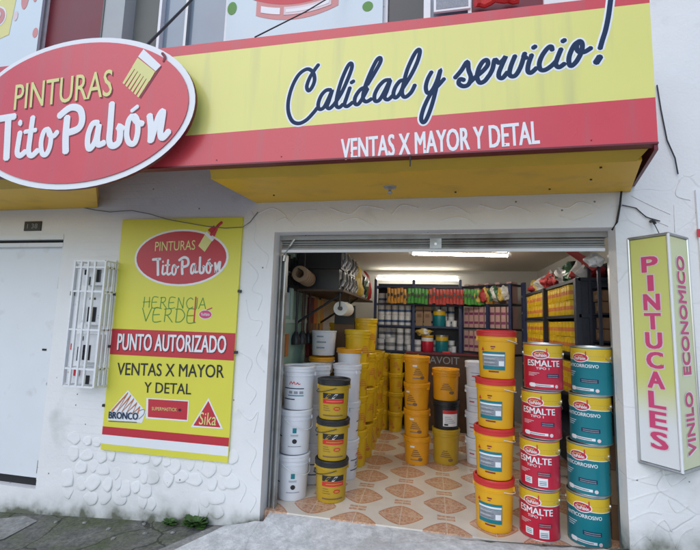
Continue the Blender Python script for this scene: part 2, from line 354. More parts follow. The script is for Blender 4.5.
P_WHITE = mat('white_plastic', (.74, .76, .80), .35, var=.05, scale=10, dirt=(.45, .44, .42), dscale=14, dlo=.68, dhi=.85)
P_MUST = mat('mustard_plastic', (.50, .32, .022), .35, var=.08, scale=10, dirt=(.3, .2, .04), dscale=12, dlo=.64, dhi=.85)
P_AMBER = mat('amber_plastic', (.78, .40, .012), .33, var=.06, scale=10, dirt=(.5, .28, .05), dscale=14, dlo=.66, dhi=.85)
P_YEL = mat('yellow_plastic', (.74, .48, .015), .33, var=.08, scale=8)
P_ORA = mat('orange_plastic', (.75, .33, .012), .35, var=.08, scale=8)
P_RED = mat('red_plastic', (.60, .03, .03), .33, var=.08, scale=8)
CAN_Y = mat('can_yellow', (.66, .45, .02), .3, var=.06, scale=10, coat=.2)
CAN_R = mat('can_red', (.52, .015, .045), .3, var=.06, scale=10, coat=.2)
CAN_T = mat('can_teal', (.006, .19, .23), .3, var=.08, scale=10, coat=.2)
SHELF_B = mat('shelf_navy', (.022, .035, .10), .5, var=.25, scale=9)
SHELF_D = mat('shelf_dark', (.018, .022, .035), .5, var=.25, scale=9)
WOOD_D = mat('dark_wood', (.075, .04, .022), .6, var=.35, scale=6)
BROWN = mat('brown_carton', (.20, .11, .055), .7, var=.3, scale=9)
KRAFT = mat('kraft_carton', (.30, .20, .12), .7, var=.2, scale=9)
CEIL = mat('ceiling_paint', (.68, .63, .53), .8, var=.08, scale=1.5)
IWALL = mat('interior_plaster', (.60, .58, .53), .8, var=.1, scale=2)
MINT = mat('mint_paint', (.30, .46, .38), .5, var=.12, scale=4, dirt=(.2, .24, .2), dscale=3, dlo=.55, dhi=.8)
MINT_L = mat('pale_mint_trim', (.50, .62, .55), .5, var=.1)
GLASS = mat('window_glass', (.22, .28, .34), .12, var=.25, scale=1.2, spec=.7)
GLASS_D = mat('dark_window_glass', (.012, .014, .018), .1, spec=.6)
CONC = mat('grey_render', (.17, .18, .165), .8, var=.15, scale=3, dirt=(.1, .1, .09), dscale=2)
PALE_COL = mat('pale_grey_render', (.42, .45, .45), .7, var=.1, scale=4)
POSTER = mat('poster_pale', (.62, .72, .76), .4, var=.05, scale=2)
PINK = mat('poster_pink', (.62, .25, .24), .45)
PINK_L = mat('pink_carton', (.58, .36, .34), .5, var=.2, scale=20)
MAG = mat('magenta_print', (.62, .06, .17), .45)
PINKPALE = mat('pale_pink_print', (.74, .60, .62), .45)
LEAF = mat('weed_leaf', (.05, .12, .02), .6, var=.4, scale=40)
PAPER = mat('kraft_white_paper', (.72, .70, .62), .7, var=.05)
GREEN_G = mat('green_packet', (.06, .30, .05), .4, var=.3, scale=20)
REDP = mat('red_packet', (.46, .06, .05), .4, var=.3, scale=20)
ORAP = mat('orange_packet', (.55, .26, .03), .4, var=.3, scale=20)
TUBE = emit('tube_light', (1, .95, .86), 45); TUBE_B = emit('tube_light_dim', (1, .96, .88), 15)
def lightbox_mat(name, top, bot, z0, z1):
    m = mat(name, top, .35); n, l = nodes(m); b = n['Principled BSDF']; tc = n.new('ShaderNodeTexCoord'); sp = n.new('ShaderNodeSeparateXYZ')
    l.new(tc.outputs['Object'], sp.inputs[0]); r = n.new('ShaderNodeMapRange'); r.interpolation_type = 'SMOOTHSTEP'; r.inputs['From Min'].default_value = z0; r.inputs['From Max'].default_value = z1
    l.new(sp.outputs[2], r.inputs['Value']); x = n.new('ShaderNodeMix'); x.data_type = 'RGBA'; x.inputs['A'].default_value = (*bot, 1); x.inputs['B'].default_value = (*top, 1)
    l.new(r.outputs[0], x.inputs['Factor']); l.new(x.outputs['Result'], b.inputs['Base Color']); return m
LB1 = lightbox_mat('faded_print_front', (.62, .63, .17), (.74, .76, .76), .95, 1.35)
LB2 = lightbox_mat('faded_print_side', (.70, .71, .38), (.70, .70, .44), .8, 2.1)

# ------------------------------------------------------------------ ground
def gz(x): return max(-.42, min(.10, -.25 + .066*(x+2.25)))
mb = MB(); mb.box((-150, -150, -.75), (150, 150, -.55), ASPH); mb.build('street').__setitem__('kind', 'structure')
mb = MB(); N = 40
vs = []; fs = []
for i in range(N+1):
    x = -7+14*i/N
    vs += [(x, -1.5, gz(x)-.06), (x, .02, gz(x)), (x, -1.5, -.6)]
for i in range(N):
    a = 3*i; fs += [(a, a+3, a+4, a+1), (a+2, a+5, a+3, a)]
mb.add(vs, fs, SIDEWALK); mb.build('sidewalk')['kind'] = 'structure'
def gpt(x, y, dz=0): return (x, y, gz(x) + .04*y*1.0 + dz)
mb = MB()   # pale cement ramp up to the threshold
prof = [(.10, -.012), (-.03, -.03), (-.10, -.075), (-.45, -.12), (-1.0, -.16), (-1.5, -.19)]
vs = []; fs = []; xs = [-.30+.07*k for k in range(48)]
for i, x in enumerate(xs):
    for j, (y, z) in enumerate(prof):
        xx = x + (-.55*(-y) if i == 0 else -.5*(-y)*max(0, 1-i/10)) if y < 0 else max(x, -.0)
        g = gpt(xx, min(y, 0), .012)[2]
        t = min(1, i/5)
        zz = max(g, z if i else g)
        zz = g + (max(zz, g)-g)*t if y < .05 else (z if x > 0 else g)
        if y >= .05: xx = max(0.0, xx)
        zz += random.uniform(-.006, .006) if y < .05 else 0
        vs.append((xx, y, zz))
n = len(prof)
for i in range(len(xs)-1):
    for j in range(n-1): fs.append((i*n+j, (i+1)*n+j, (i+1)*n+j+1, i*n+j+1))
mb.add(vs, fs, RAMP); mb.build('ramp')['kind'] = 'structure'
mb = MB()
mb.quad([gpt(-.40, -.02, .005), gpt(-.28, -.02, .005), gpt(-.46, -.40, .006), gpt(-1.1, -1.49, .006), gpt(-1.55, -1.49, .006), gpt(-.67, -.43, .006)], SLAB); mb.build('path')['kind'] = 'structure'
mb = MB()
mb.quad([gpt(-2.32, -.05, .005), gpt(-2.10, -.12, .005), gpt(-2.1, -.42, .006), gpt(-2.9, -.9, .006), gpt(-3.3, -.4, .006)], SLAB); mb.build('pavement')['kind'] = 'structure'
mb = MB(); mb.box((-.15, .10, -.15), (3.35, 4.45, 0), FLOOR); mb.build('floor')['kind'] = 'structure'

# ------------------------------------------------------------------ building
W, H = 2.823, 2.449
bld = thing('shop_building', 'white stucco shop building with wide open roller shutter doorway and narrow white house door', 'building', (0,0,0))
mb = MB()
mb.box((-6, 0, -.6), (-3.35, .14, 4.0), WALL); mb.box((-3.35, 0, 2.46), (-2.29, .14, 4.0), WALL); mb.box((-2.29, 0, -.6), (0, .14, 4.0), WALL)
mb.box((0, 0, H), (W, .14, 4.0), WALL); mb.box((W, 0, -.6), (7, .14, 4.0), WALL); mb.box((-6, 0, 4.0), (7, .14, 4.2), WALL)
mb.box((2.35, 0, 4.2), (7, .14, 7), WALL); mb.box((-6, 0, 4.2), (-3.6, .14, 7), WALL); mb.box((-3.6, 0, 5.9), (2.35, .14, 7), WALL)
mb.build('front_wall', bld, smooth=False)
# low flagstone relief at the foot of the wall: each stone stands proud at its rounded lower edge and dies into the plaster above
mb = MB(); rows = [(-.03, .15), (.10, .15), (.225, .14), (.345, .13), (.455, .10)]
for ri, (zc, hh) in enumerate(rows):
    x = -1.95 + random.uniform(0, .1)
    while x < -.26:
        wd = random.uniform(.075, .165); h2 = hh*random.uniform(.75, 1.15); zc2 = zc + random.uniform(-.025, .025)
        if random.random() < (.9 if zc > .05 else .6) and zc2-h2*.5 > gz(x)-.02 and not (zc < .12 and -1.0 < x < -.62 and random.random() < .75):
            k = random.choice((5, 6, 6, 7)); ph = random.random()*6; pts = []
            for q in range(k):
                a = ph + 2*math.pi*(q+random.uniform(-.22, .22))/k; rr = random.uniform(.78, 1.15); pts.append((x+wd*.55*rr*math.cos(a), zc2+h2*.55*rr*math.sin(a)))
            pts = smooth_path(pts+[pts[0]], 4)[:-1]; cx = sum(p[0] for p in pts)/len(pts); cz = sum(p[1] for p in pts)/len(pts)
            zt = max(p[1] for p in pts); zb_ = min(p[1] for p in pts); dp = random.uniform(.008, .019); tl = random.uniform(-.5, .5)
            prof_ = [(1.0, -.004), (.985, .35), (.95, .75), (.88, .97), (.55, .85), (.2, .7)]; vs = []; fs = []; K = len(pts)
            for s_, y in prof_:
                for px, pz in pts:
                    X_, Z_ = cx+(px-cx)*s_, cz+(pz-cz)*s_; t_ = max(0, min(1, (zt-Z_)/(zt-zb_)+tl*(X_-cx)/wd)); vs.append((X_, -dp*y*(.10+.90*t_**.8) if y > 0 else .004, Z_))
            for r_ in range(len(prof_)-1):
                for q in range(K): fs.append((r_*K+q, r_*K+(q+1) % K, (r_+1)*K+(q+1) % K, (r_+1)*K+q))
            fs.append(tuple((len(prof_)-1)*K+q for q in range(K))); mb.add(vs, fs, WALL)
        x += wd*1.02
mb.build('flagstone_relief', bld, angle=60)
# trowelled squiggles in the plaster on the pilaster, the lintel and the wall at the right
MW = plane_map((0, 0, 0), (1,0,0), (0,0,1), (0,-1,0))
def squig(pts, wd=.008): mb = MB(); squig2(mb, pts, wd); mb.build('trowel_ridge', bld, angle=60)
def squig2(mb, pts, wd): g_stroke(mb, MW, pts, wd, .0005, .0055, WALL, k=6, n=6)
def wx(*p): return [(lambda q: (q.x, q.z))(ony(u, v, 0)) for u, v in p]
for p in (((252,212),(256,226),(254,240),(262,250),(268,256),(266,268)), ((248,262),(258,275),(252,290),(262,296),(258,310)), ((246,300),(250,318),(262,322),(256,336)), ((240,352),(252,362),(246,380),(256,392),(250,404)), ((262,345),(256,360),(264,372)), ((238,410),(250,420),(258,412),(254,432)), ((246,440),(256,452),(250,470),(258,480)), ((238,478),(246,488),(240,502)), ((250,492),(256,500),(250,512)),
          ((258,214),(272,208),(284,214),(290,222),(300,212),(316,210)), ((330,208),(350,214),(362,206),(384,209)), ((392,214),(402,205),(418,208)), ((430,210),(452,206),(470,214)), ((480,205),(500,210),(512,206),(530,212)), ((545,203),(566,208),(580,202),(600,208)),
          ((276,222),(286,218),(294,226)), ((340,222),(356,218),(372,225)), ((440,221),(460,217),(476,224)), ((560,216),(575,220),(592,214))): squig(wx(*p), .006)
for p in (((632,480),(650,476),(664,470)), ((630,500),(648,494),(668,490)), ((630,520),(648,512),(662,514)), ((664,470),(672,486),(686,478)), ((668,500),(676,512),(688,506)), ((650,540),(655,528),(664,520),(672,532)), ((676,548),(682,534),(692,528)), ((632,546),(644,536),(650,540)),
          ((632,196),(652,206),(670,214)), ((634,208),(650,218),(668,226)), ((674,205),(675,232)), ((680,180),(676,195),(690,200))): squig(wx(*p), .005)
# jambs, threshold reveal and lintel soffit in plain plaster
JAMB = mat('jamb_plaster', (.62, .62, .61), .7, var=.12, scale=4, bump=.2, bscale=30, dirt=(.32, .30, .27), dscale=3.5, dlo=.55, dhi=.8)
mb = MB(); mb.box((-.15, .14, -.1), (.0, .30, 2.75), JAMB); mb.build('jamb', bld, smooth=False)
mb = MB(); mb.box((W+.07, .14, -.1), (W+.16, .30, 2.75), JAMB); mb.build('jamb', bld, smooth=False)
# room
mb = MB(); mb.box((-.3, .14, -.1), (-.15, 4.5, 2.8), IWALL); mb.box((3.3, .14, -.1), (3.45, 4.5, 2.8), IWALL); mb.box((-.15, 4.35, -.1), (3.3, 4.5, 2.8), IWALL)
mb.build('interior_wall', bld, smooth=False)
mb = MB(); mb.box((-.15, .30, 2.66), (3.3, 4.35, 2.80), CEIL); mb.build('ceiling', bld, smooth=False)
# roller shutter
mb = MB(); mb.box((0.0, .15, 2.405), (W, .29, 2.449-.003), SHUT)
for k in range(3):
    z0 = 2.376 - k*.0225; vs = []; P_ = [(.17, z0), (.155, z0+.005), (.152, z0+.010), (.158, z0+.017), (.17, z0+.021), (.185, z0+.021), (.185, z0)]
    mb.prism([(.02, y, z) for y, z in P_], (W-.04, 0, 0), SHUT)
rs = mb.build('roller_shutter', bld, smooth=False)
mb = MB(); mb.box((.03, .145, 2.292), (W-.03, .19, 2.330), SHUT); mb.box((.03, .125, 2.282), (W-.03, .145, 2.308), WHITE_METAL); mb.build('bottom_bar', rs, smooth=False)
mb = MB(); mb.box((1.40, .115, 2.310), (1.50, .148, 2.40), STEEL); mb.tube([(1.45, .11, 2.35), (1.45, .125, 2.35)], .012, TIN, 12); mb.build('lock_box', rs)
for k in range(2): mb = MB(); mb.tube([(1.42+.05*k, .15, 2.285), (1.42+.05*k, .15, 2.255)], .004, RUBBER); mb.build('pull_hook', rs)
for x0, x1, bx in ((.02, .075, .02), (W+.01, W+.06, W)):
    mb = MB(); mb.box((x0, .135, 0), (x0+.012, .20, 2.26), STEEL); mb.box((x1-.012, .135, 0), (x1, .20, 2.26), STEEL); mb.box((x0+.012, .185, 0), (x1-.012, .20, 2.26), SHUT)
    mb.build('guide_rail', bld, smooth=False)
mb = MB(); mb.tube([(.055, .12, 2.20), (.062, .12, 2.255), (.11, .12, 2.34), (.15, .13, 2.41)], .012, TIN, 10); mb.build('shutter_strap', bld)
# house door
hd = None
mb = MB(); mb.box((-3.35, .05, .05), (-2.30, .09, 2.33), WHITE_PAINT)
for xa in (-3.27, -2.95): pass
hd = mb.build('house_door', bld, smooth=False)
mb = MB(); mb.box((-3.35, -.004, 2.33), (-2.29, .10, 2.372), WHITE_PAINT); mb.box((-3.35, .06, 2.372), (-2.29, .10, 2.405), DARK); mb.box((-3.35, -.006, 2.405), (-2.29, .10, 2.46), WHITE_PAINT); mb.box((-2.305, .01, .05), (-2.29, .049, 2.33), WHITE_PAINT)
mb.build('door_frame', hd, smooth=False)
mb = MB(); mb.tube([(-2.32, .045, .95), (-2.32, .03, .95)], .018, STEEL, 12); mb.box((-2.45, .046, 1.27), (-2.40, .0495, 1.29), DARK); mb.box((-2.335, .03, .10), (-2.31, .05, .22), STEEL); mb.box((-2.335, .03, 1.9), (-2.31, .05, 2.02), STEEL); mb.build('hinge', hd)
mb = MB(); mb.box((-3.35, .0, -.6), (-2.29, .14, -.03), WALL); mb.box((-3.35, .07, -.03), (-2.29, .14, .05), DARK); mb.build('door_step', bld, smooth=False)
# upper storey
mb = MB(); mb.box((-3.6, .02, 4.2), (-2.88, .12, 5.9), WALL); mb.build('upper_wall', bld, smooth=False)
mb = MB(); mb.box((-2.88, .04, 4.2), (-2.045, .09, 5.9), MAROON)
mb.build('maroon_panel', bld, smooth=False)
mb = MB(); mb.box((-2.045, -.05, 4.2), (-1.80, .12, 5.9), PALE_COL); mb.box((-2.06, -.06, 4.2), (-2.045, .1, 5.9), CONC); mb.build('column', bld, smooth=False)
mb = MB(); mb.box((-1.80, .10, 4.2), (-1.42, .14, 5.9), CONC); mb.build('recessed_wall', bld, smooth=False)
def window(x0, x1, glass, mull=()):
    mb = MB(); mb.box((x0, .0, 4.2), (x0+.03, .11, 5.9), WHITE_METAL); mb.box((x1-.03, .0, 4.2), (x1, .11, 5.9), WHITE_METAL); mb.box((x0+.03, 0, 4.2), (x1-.03, .11, 4.24), WHITE_METAL)
    for q in mull: mb.box((q-.014, .01, 4.24), (q+.014, .10, 5.9), STEEL)
    f = mb.build('window', bld, smooth=False)
    mb = MB(); mb.box((x0+.03, .06, 4.24), (x1-.03, .07, 5.9), glass); mb.build('pane', f, smooth=False)
window(-1.42, -.62, GLASS, (-1.10,)); window(-.62, .97, GLASS, (.2,)); window(.97, 1.36, GLASS_D); window(1.36, 1.75, GLASS)
mb = MB(); mb.box((1.75, .03, 4.2), (2.35, .1, 5.9), MAROON); mb.build('maroon_panel', bld, smooth=False)

mb = MB(); mb.box((1.42, -.02, 4.45), (1.74, .004, 4.64), WHITE_PRINT); mb.box((1.44, -.023, 4.47), (1.72, -.02, 4.62), GREY_P)
tag(mb.build('window_notice', None, smooth=False), 'small grey notice with white border in the upstairs window above the awning', 'notice')
mb = MB(); mb.tube([(1.78+.04*k, -.05+.02*math.sin(k), 4.47+.01*math.sin(k*2)) for k in range(10)], .035, P_RED, 8)
tag(mb.build('red_bundle', None), 'rolled red cloth on the upstairs ledge behind the awning top', 'cloth')

# house number
t = thing('number_plate', 'small dark house number plate above the white house door', 'sign', (0,0,0))
mb = MB(); mb.box((-2.79, -.012, 2.50), (-2.58, .0, 2.60), BLACK); mb.build('plate', t, smooth=False)
mb = MB(); M = plane_map((-2.76, -.0135, 2.525), (1,0,0), (0,0,1), (0,-1,0)); g_text(mb, M, '1 38', .01, 0, .13, .05, 0, GREY_P)
mb.build('numerals', t, smooth=False, fix=False)

# upper posters
t = thing('poster_banner', 'pale upstairs banner with a yellow paint pail and pink splashes at the left edge', 'poster', (0,0,0))
mb = MB(); mb.box((-3.62, -.05, 4.2), (-2.875, -.02, 5.9), POSTER); mb.build('panel', t, smooth=False)
mb = MB(); M = plane_map((0, -.0505, 0), (1,0,0), (0,0,1), (0,-1,0))
g_poly(mb, M, [(-3.60, 4.66), (-3.28, 4.76), (-3.22, 5.5), (-3.6, 5.6)], .002, PALE_Y); g_oval(mb, M, -3.47, 5.0, .12, .13, .004, WHITE_PRINT); g_oval(mb, M, -3.47, 5.0, .10, .11, .006, PINK)
g_oval(mb, M, -3.47, 5.02, .045, .05, .008, PINKPALE); g_oval(mb, M, -3.52, 4.94, .05, .015, .008, WHITE_PRINT)
g_oval(mb, M, -2.92, 4.74, .035, .06, .002, PINK); g_oval(mb, M, -2.98, 5.26, .04, .14, .002, PINK); g_oval(mb, M, -3.12, 5.18, .05, .13, .002, PINK); g_oval(mb, M, -3.22, 4.98, .03, .06, .003, PINKPALE)
mb.build('print', t, smooth=False, fix=False)
t = thing('poster_banner', 'pale upstairs banner with a red paint pail and green dots above the awning', 'poster', (0,0,0))
mb = MB(); mb.box((-.60, -.05, 4.2), (.96, -.02, 5.9), POSTER); mb.build('panel', t, smooth=False)
mb = MB(); M = plane_map((0, -.0505, 0), (1,0,0), (0,0,1), (0,-1,0))
def bow(c, k, x0=-.32, x1=.56): return lambda a: c - k*(1-((a-(x0+x1)/2)/((x1-x0)/2))**2)
g_grid(mb, M, -.29, .54, bow(4.62, .10), bow(4.80, .10), .002, PINK, 20); g_grid(mb, M, -.33, .58, bow(4.78, .10), bow(5.5, .10), .003, RED, 20)
g_grid(mb, M, -.24, -.04, bow(4.66, .085), bow(4.73, .085), .005, WHITE_PRINT, 8); g_grid(mb, M, .0, .47, bow(4.655, .085), bow(4.74, .085), .005, PINKPALE, 12); g_grid(mb, M, .02, .45, bow(4.68, .085), bow(4.715, .085), .007, WHITE_PRINT, 12)
g_oval(mb, M, -.55, 4.72, .05, .07, .002, GREEN_P); g_oval(mb, M, .82, 4.56, .05, .05, .002, GREEN_P); g_oval(mb, M, -.42, 4.98, .05, .05, .002, PALE_Y)
mb.build('print', t, smooth=False, fix=False)

# ------------------------------------------------------------------ awning with the big fascia sign
aw = thing('awning_sign', 'long yellow and red sign fascia with blue script on a yellow awning over the shop', 'awning sign', (0,0,0))
AY = -1.0; AZ0, AZ1 = 2.700, 3.615; AX1 = 2.649; AXL = -4.2
def band(mb, z0l, z0r, z1l, z1r, mt):
    mb.prism([(AXL, AY, z0l), (AX1, AY, z0r), (AX1, AY, z1r), (AXL, AY, z1l)], (0, .05, 0), mt)
mb = MB(); band(mb, AZ0, AZ0, 2.865, 2.965, SIGN_R); band(mb, 2.865, 2.965, 3.525, 3.548, SIGN_Y); band(mb, 3.525, 3.548, AZ1, AZ1, SIGN_R)
fa = mb.build('fascia', aw, smooth=False)
mb = MB(); mb.box((AXL, AY-.006, AZ0-.012), (AX1, AY+.055, AZ0-.001), MAROON)
for k in range(14): mb.tube([(-3.8+.47*k, AY-.004, AZ0+.03), (-3.8+.47*k, AY+.01, AZ0+.03)], .004, MAROON, 8)
for x in (1.28,): mb.tube([(x, AY-.008, AZ0-.01), (x, AY-.008, AZ0-.08)], .004, RUBBER)
mb.build('edge_trim', aw)
# top panel and splayed ends
mb = MB(); mb.prism([(AXL, AY+.05, AZ1), (AX1, AY+.05, AZ1), (2.98, 0, 3.80), (AXL, 0, 3.80)], (0, 0, -.03), SIGN_R); mb.build('top_panel', aw, smooth=False)
mb = MB(); mb.prism([(AX1, AY+.002, 2.655), (AX1, AY+.002, AZ1), (2.98, 0, 3.77), (2.975, -.002, 2.775)], (-.02, 0, 0), MAROON); mb.build('side_panel', aw, smooth=False)
# soffits: right bay over the doorway, left bay over the house door
def soffit(pts, edge):
    mb = MB(); mb.prism(pts, (0, 0, .02), SOFFIT); s_ = mb.build('soffit', aw, smooth=False)
    mb = MB(); mb.prism(edge, (0, 0, .012), SOFFIT_EDGE); mb.build('front_strip', s_, smooth=False)
soffit([(-.16, -.86, 2.652), (2.63, -.86, 2.652), (2.94, -.002, 2.73), (-.19, -.002, 2.73)], [(-.12, -.945, 2.685), (2.625, -.945, 2.685), (2.60, -.865, 2.645), (-.15, -.865, 2.645)])
soffit([(AXL, -.80, 2.665), (-1.20, -.80, 2.665), (-1.93, -.002, 2.73), (AXL, -.002, 2.73)], [(AXL, -.945, 2.69), (-1.05, -.945, 2.69), (-1.12, -.805, 2.66), (AXL, -.805, 2.66)])
mb = MB(); mb.prism([(-1.19, -.80, 2.667), (-1.19, -.80, 2.80), (-1.92, -.002, 2.85), (-1.92, -.002, 2.732)], (-.02, 0, 0), SOFFIT); mb.build('end_panel', aw, smooth=False)
mb = MB(); mb.lathe([(.05, 0), (.045, -.012), (.012, -.018), (.010, -.035), (.02, -.045), (.014, -.06)], STEEL, 16, (1.10, -.45, 2.69)); mb.build('lamp_holder', aw)
mb = MB()
for q in ((2.45, -.75), (2.5, -.45), (.1, -.3), (1.6, -.2), (2.3, -.2)): mb.lathe([(.008, 0), (.008, -.008)], BLACK, 8, (q[0], q[1], 2.73+.09*q[1]))
mb.build('screw', aw)
# ---- lettering on the fascia
MF = plane_map((0, AY, 0), (1,0,0), (0,0,1), (0,-1,0))
Z = 6.11
def tr(ox, oy, pts): return [(lambda p: (p.x, p.z))(ony(ox+a/Z, oy+b/Z, AY)) for a, b in pts]
A = lambda *p: tr(280, 40, p); B = lambda *p: tr(360, 30, p); Cc = lambda *p: tr(445, 20, p); D = lambda *p: tr(530, 0, p)
scr = [
 A((236,150),(208,188),(180,235),(164,285),(176,310),(198,285),(212,240),(200,195),(165,178),(115,212),(75,285),(52,370),(52,440),(75,495),(115,510),(160,490),(200,450),(228,415)),
 A((312,305),(282,308),(252,340),(234,390),(240,422),(268,412),(298,355),(320,305),(300,370),(288,408),(304,418),(330,395)),
 A((330,395),(375,325),(418,230),(440,165),(432,142),(410,168),(375,250),(350,340),(344,398),(362,412),(386,392)),
 A((428,290),(406,355),(394,395),(412,405),(445,380)), A((434,262),(452,250)),
 A((532,290),(495,300),(462,345),(457,385),(478,392),(508,350),(535,298)),
 B((45,335),(90,260),(125,195),(122,170),(100,188),(60,270),(30,350),(18,415),(38,438),(72,420)),
 B((180,305),(150,310),(115,345),(90,395),(92,432),(118,428),(152,372),(186,303),(165,370),(150,412),(172,425),(204,396)),
 B((275,308),(245,312),(216,350),(204,392),(217,414),(246,385),(275,312)),
 B((262,355),(312,275),(350,195),(366,135),(356,120),(330,152),(290,240),(266,330),(257,388),(276,410),(312,382),(336,335)),
 B((438,255),(414,300),(402,350),(412,384),(438,372),(468,315),(492,242),(474,320),(450,420),(425,500),(400,555),(382,563),(374,535),(392,470),(432,390),(482,335),(515,297)),
 Cc((60,355),(100,308),(136,255),(144,305),(158,350),(144,393),(112,405),(84,388),(92,362),(118,368)), Cc((148,385),(190,345)),
 Cc((192,345),(235,308),(262,272),(255,245),(230,256),(205,300),(196,350),(212,383),(242,373),(268,340)),
 Cc((268,342),(290,300),(304,242),(328,262),(354,245),(371,222),(350,270),(330,320),(330,348),(352,354),(382,318)),
 Cc((428,218),(405,275),(393,325),(406,344),(433,336),(463,283),(488,202)), Cc((488,202),(480,228),(500,230)),
 Cc((530,212),(510,268),(506,312),(526,322),(560,292)), Cc((536,172),(554,160)),
 D((135,308),(130,286),(110,292),(76,336),(57,385),(62,423),(90,428),(130,403),(165,368)),
 D((190,298),(166,358),(157,393),(177,411),(212,388)), D((196,255),(214,243)),
 D((300,252),(270,276),(242,335),(237,383),(252,403),(285,373),(314,315),(318,267),(300,252),(284,282),(294,314),(330,318),(374,292)),
 D((492,-2),(480,90),(462,180),(442,245),(427,298)), D((428,345),(402,385))]
mo = MB(); mi_ = MB()
for i, s_ in enumerate(scr):
    wd = .0135 if i < 11 else .0145
    if i == 24: wd = .019
    if i == 25: wd = .020
    g_stroke(mo, MF, s_, wd+.0105, .0005, .0012, WHITE_PRINT); g_stroke(mi_, MF, s_, wd, .0014, .0012, NAVY)
mo.build('script_outline', fa); mi_.build('script_lettering', fa)
p0 = ony(341, 160.5, AY); p1 = ony(540, 144, AY); h0 = ony(341, 139, AY).z-p0.z; rot = math.atan2(p1.z-p0.z, p1.x-p0.x)
mb = MB(); g_text(mb, MF, 'VENTAS X MAYOR Y DETAL', p0.x, p0.z, math.hypot(p1.x-p0.x, p1.z-p0.z), h0*1.0, .002, WHITE_PRINT, bold=.014, rot=rot); mb.build('block_lettering', fa, smooth=False, fix=False)

# ------------------------------------------------------------------ oval sign
OC = (-1.140, 3.105); OA, OB = .9686, .5783; OY = -1.10
ov = thing('oval_sign', 'large red oval sign with white rim and brush emblem fixed in front of the fascia', 'sign', (0,0,0))
def oval_prism(mb, y0, y1, ra, rb, mt, side=None, n=72):
    mb.prism([(OC[0]+ra*math.cos(2*math.pi*k/n), y1, OC[1]+rb*math.sin(2*math.pi*k/n)) for k in range(n)], (0, y0-y1, 0), mt, side)
mb = MB(); oval_prism(mb, OY+.026, OY, OA, OB, WHITE_PRINT, MAROON); mb.build('rim', ov)
for q in (-.5, .0, .5): mb = MB(); mb.box((OC[0]+q-.03, OY+.027, OC[1]-.3), (OC[0]+q+.03, AY-.002, OC[1]-.2), STEEL); mb.build('mount', ov, smooth=False)
mb = MB(); oval_prism(mb, OY-.002, OY-.008, OA-.047, OB-.042, SIGN_R); face = mb.build('face', ov)
MO = plane_map((0, OY-.008, 0), (1,0,0), (0,0,1), (0,-1,0)); OYY = OY-.008
def tr2(ox, oy, pts): return [(lambda p: (p.x, p.z))(ony(ox+a/Z, oy+b/Z, OYY)) for a, b in pts]
E = lambda *p: tr2(0, 90, p); F = lambda *p: tr2(80, 80, p)
tito = [
 (E((-22,180),(35,170),(92,161)), 1.25), (E((52,172),(46,300),(40,420)), 1.35),
 (E((124,258),(112,330),(106,385),(126,400),(156,375)), 1.05), (E((122,202),(128,200)), 1.2),
 (E((202,165),(186,280),(176,378),(196,400),(232,368)), 1.05), (E((152,256),(222,244)), .8),
 (E((298,240),(270,252),(252,320),(258,385),(282,393),(304,350),(312,285),(298,245),(304,275),(330,280),(352,255)), .95),
 (E((412,165),(402,280),(402,380)), 1.3), (E((362,160),(430,108),(488,118),(503,180),(480,235),(412,262)), 1.25),
 (F((112,262),(78,268),(52,330),(47,395),(62,420),(96,368),(118,268),(108,350),(112,395),(150,382)), 1.05),
 (F((196,142),(186,280),(180,375),(202,402),(238,378),(246,310),(236,284),(262,300)), 1.15),
 (F((320,218),(297,252),(286,335),(302,384),(334,384),(353,320),(350,245),(328,218),(342,252),(385,268)), 1.0), (F((316,190),(354,160)), .7),
 (F((426,215),(434,290),(432,375)), 1.15), (F((434,372),(456,300),(484,220),(508,192),(500,260),(491,325),(506,353),(544,312)), 1.1)]
mo = MB(); mi_ = MB()
for s_, k in tito:
    g_stroke(mo, MO, [(a+.008, b-.009) for a, b in s_], .0215*k+.001, .0006, .0010, DRED); g_stroke(mi_, MO, s_, .0215*k, .0016, .0014, WHITE_PRINT)
mo.build('script_shadow', face); mi_.build('script_lettering', face)
TN = [([((a-OC[0])/OA, (b-OC[1])/OB) for a, b in s_], k) for s_, k in tito]      # the emblem in oval units, reused on the board
q0 = ony(14, 110.5, OYY); q1 = ony(112, 96, OYY); q2 = ony(16.5, 84, OYY)
mb = MB(); Wd = math.hypot(q1.x-q0.x, q1.z-q0.z); rot = math.atan2(q1.z-q0.z, q1.x-q0.x); Hh = (q2.z-q0.z)*.97
g_text(mb, MO, 'PINTURAS', q0.x+.008, q0.z-.010, Wd, Hh, .0012, DRED, bold=.004, rot=rot); g_text(mb, MO, 'PINTURAS', q0.x, q0.z, Wd, Hh, .0035, PALE_Y, bold=.004, rot=rot)
mb.build('block_lettering', face, smooth=False, fix=False)
PNU = ((q0.x-OC[0])/OA, (q0.z-OC[1])/OB, Wd/OA, Hh/OB, rot)
G = lambda *p: [(lambda q: (q.x, q.z))(ony(110+a/7, 40+b/7, OYY)) for a, b in p]
mb = MB(); bris = [((195,125),(318,222)), ]
pb = G((195,125),(318,222),(208,410),(88,300)); 
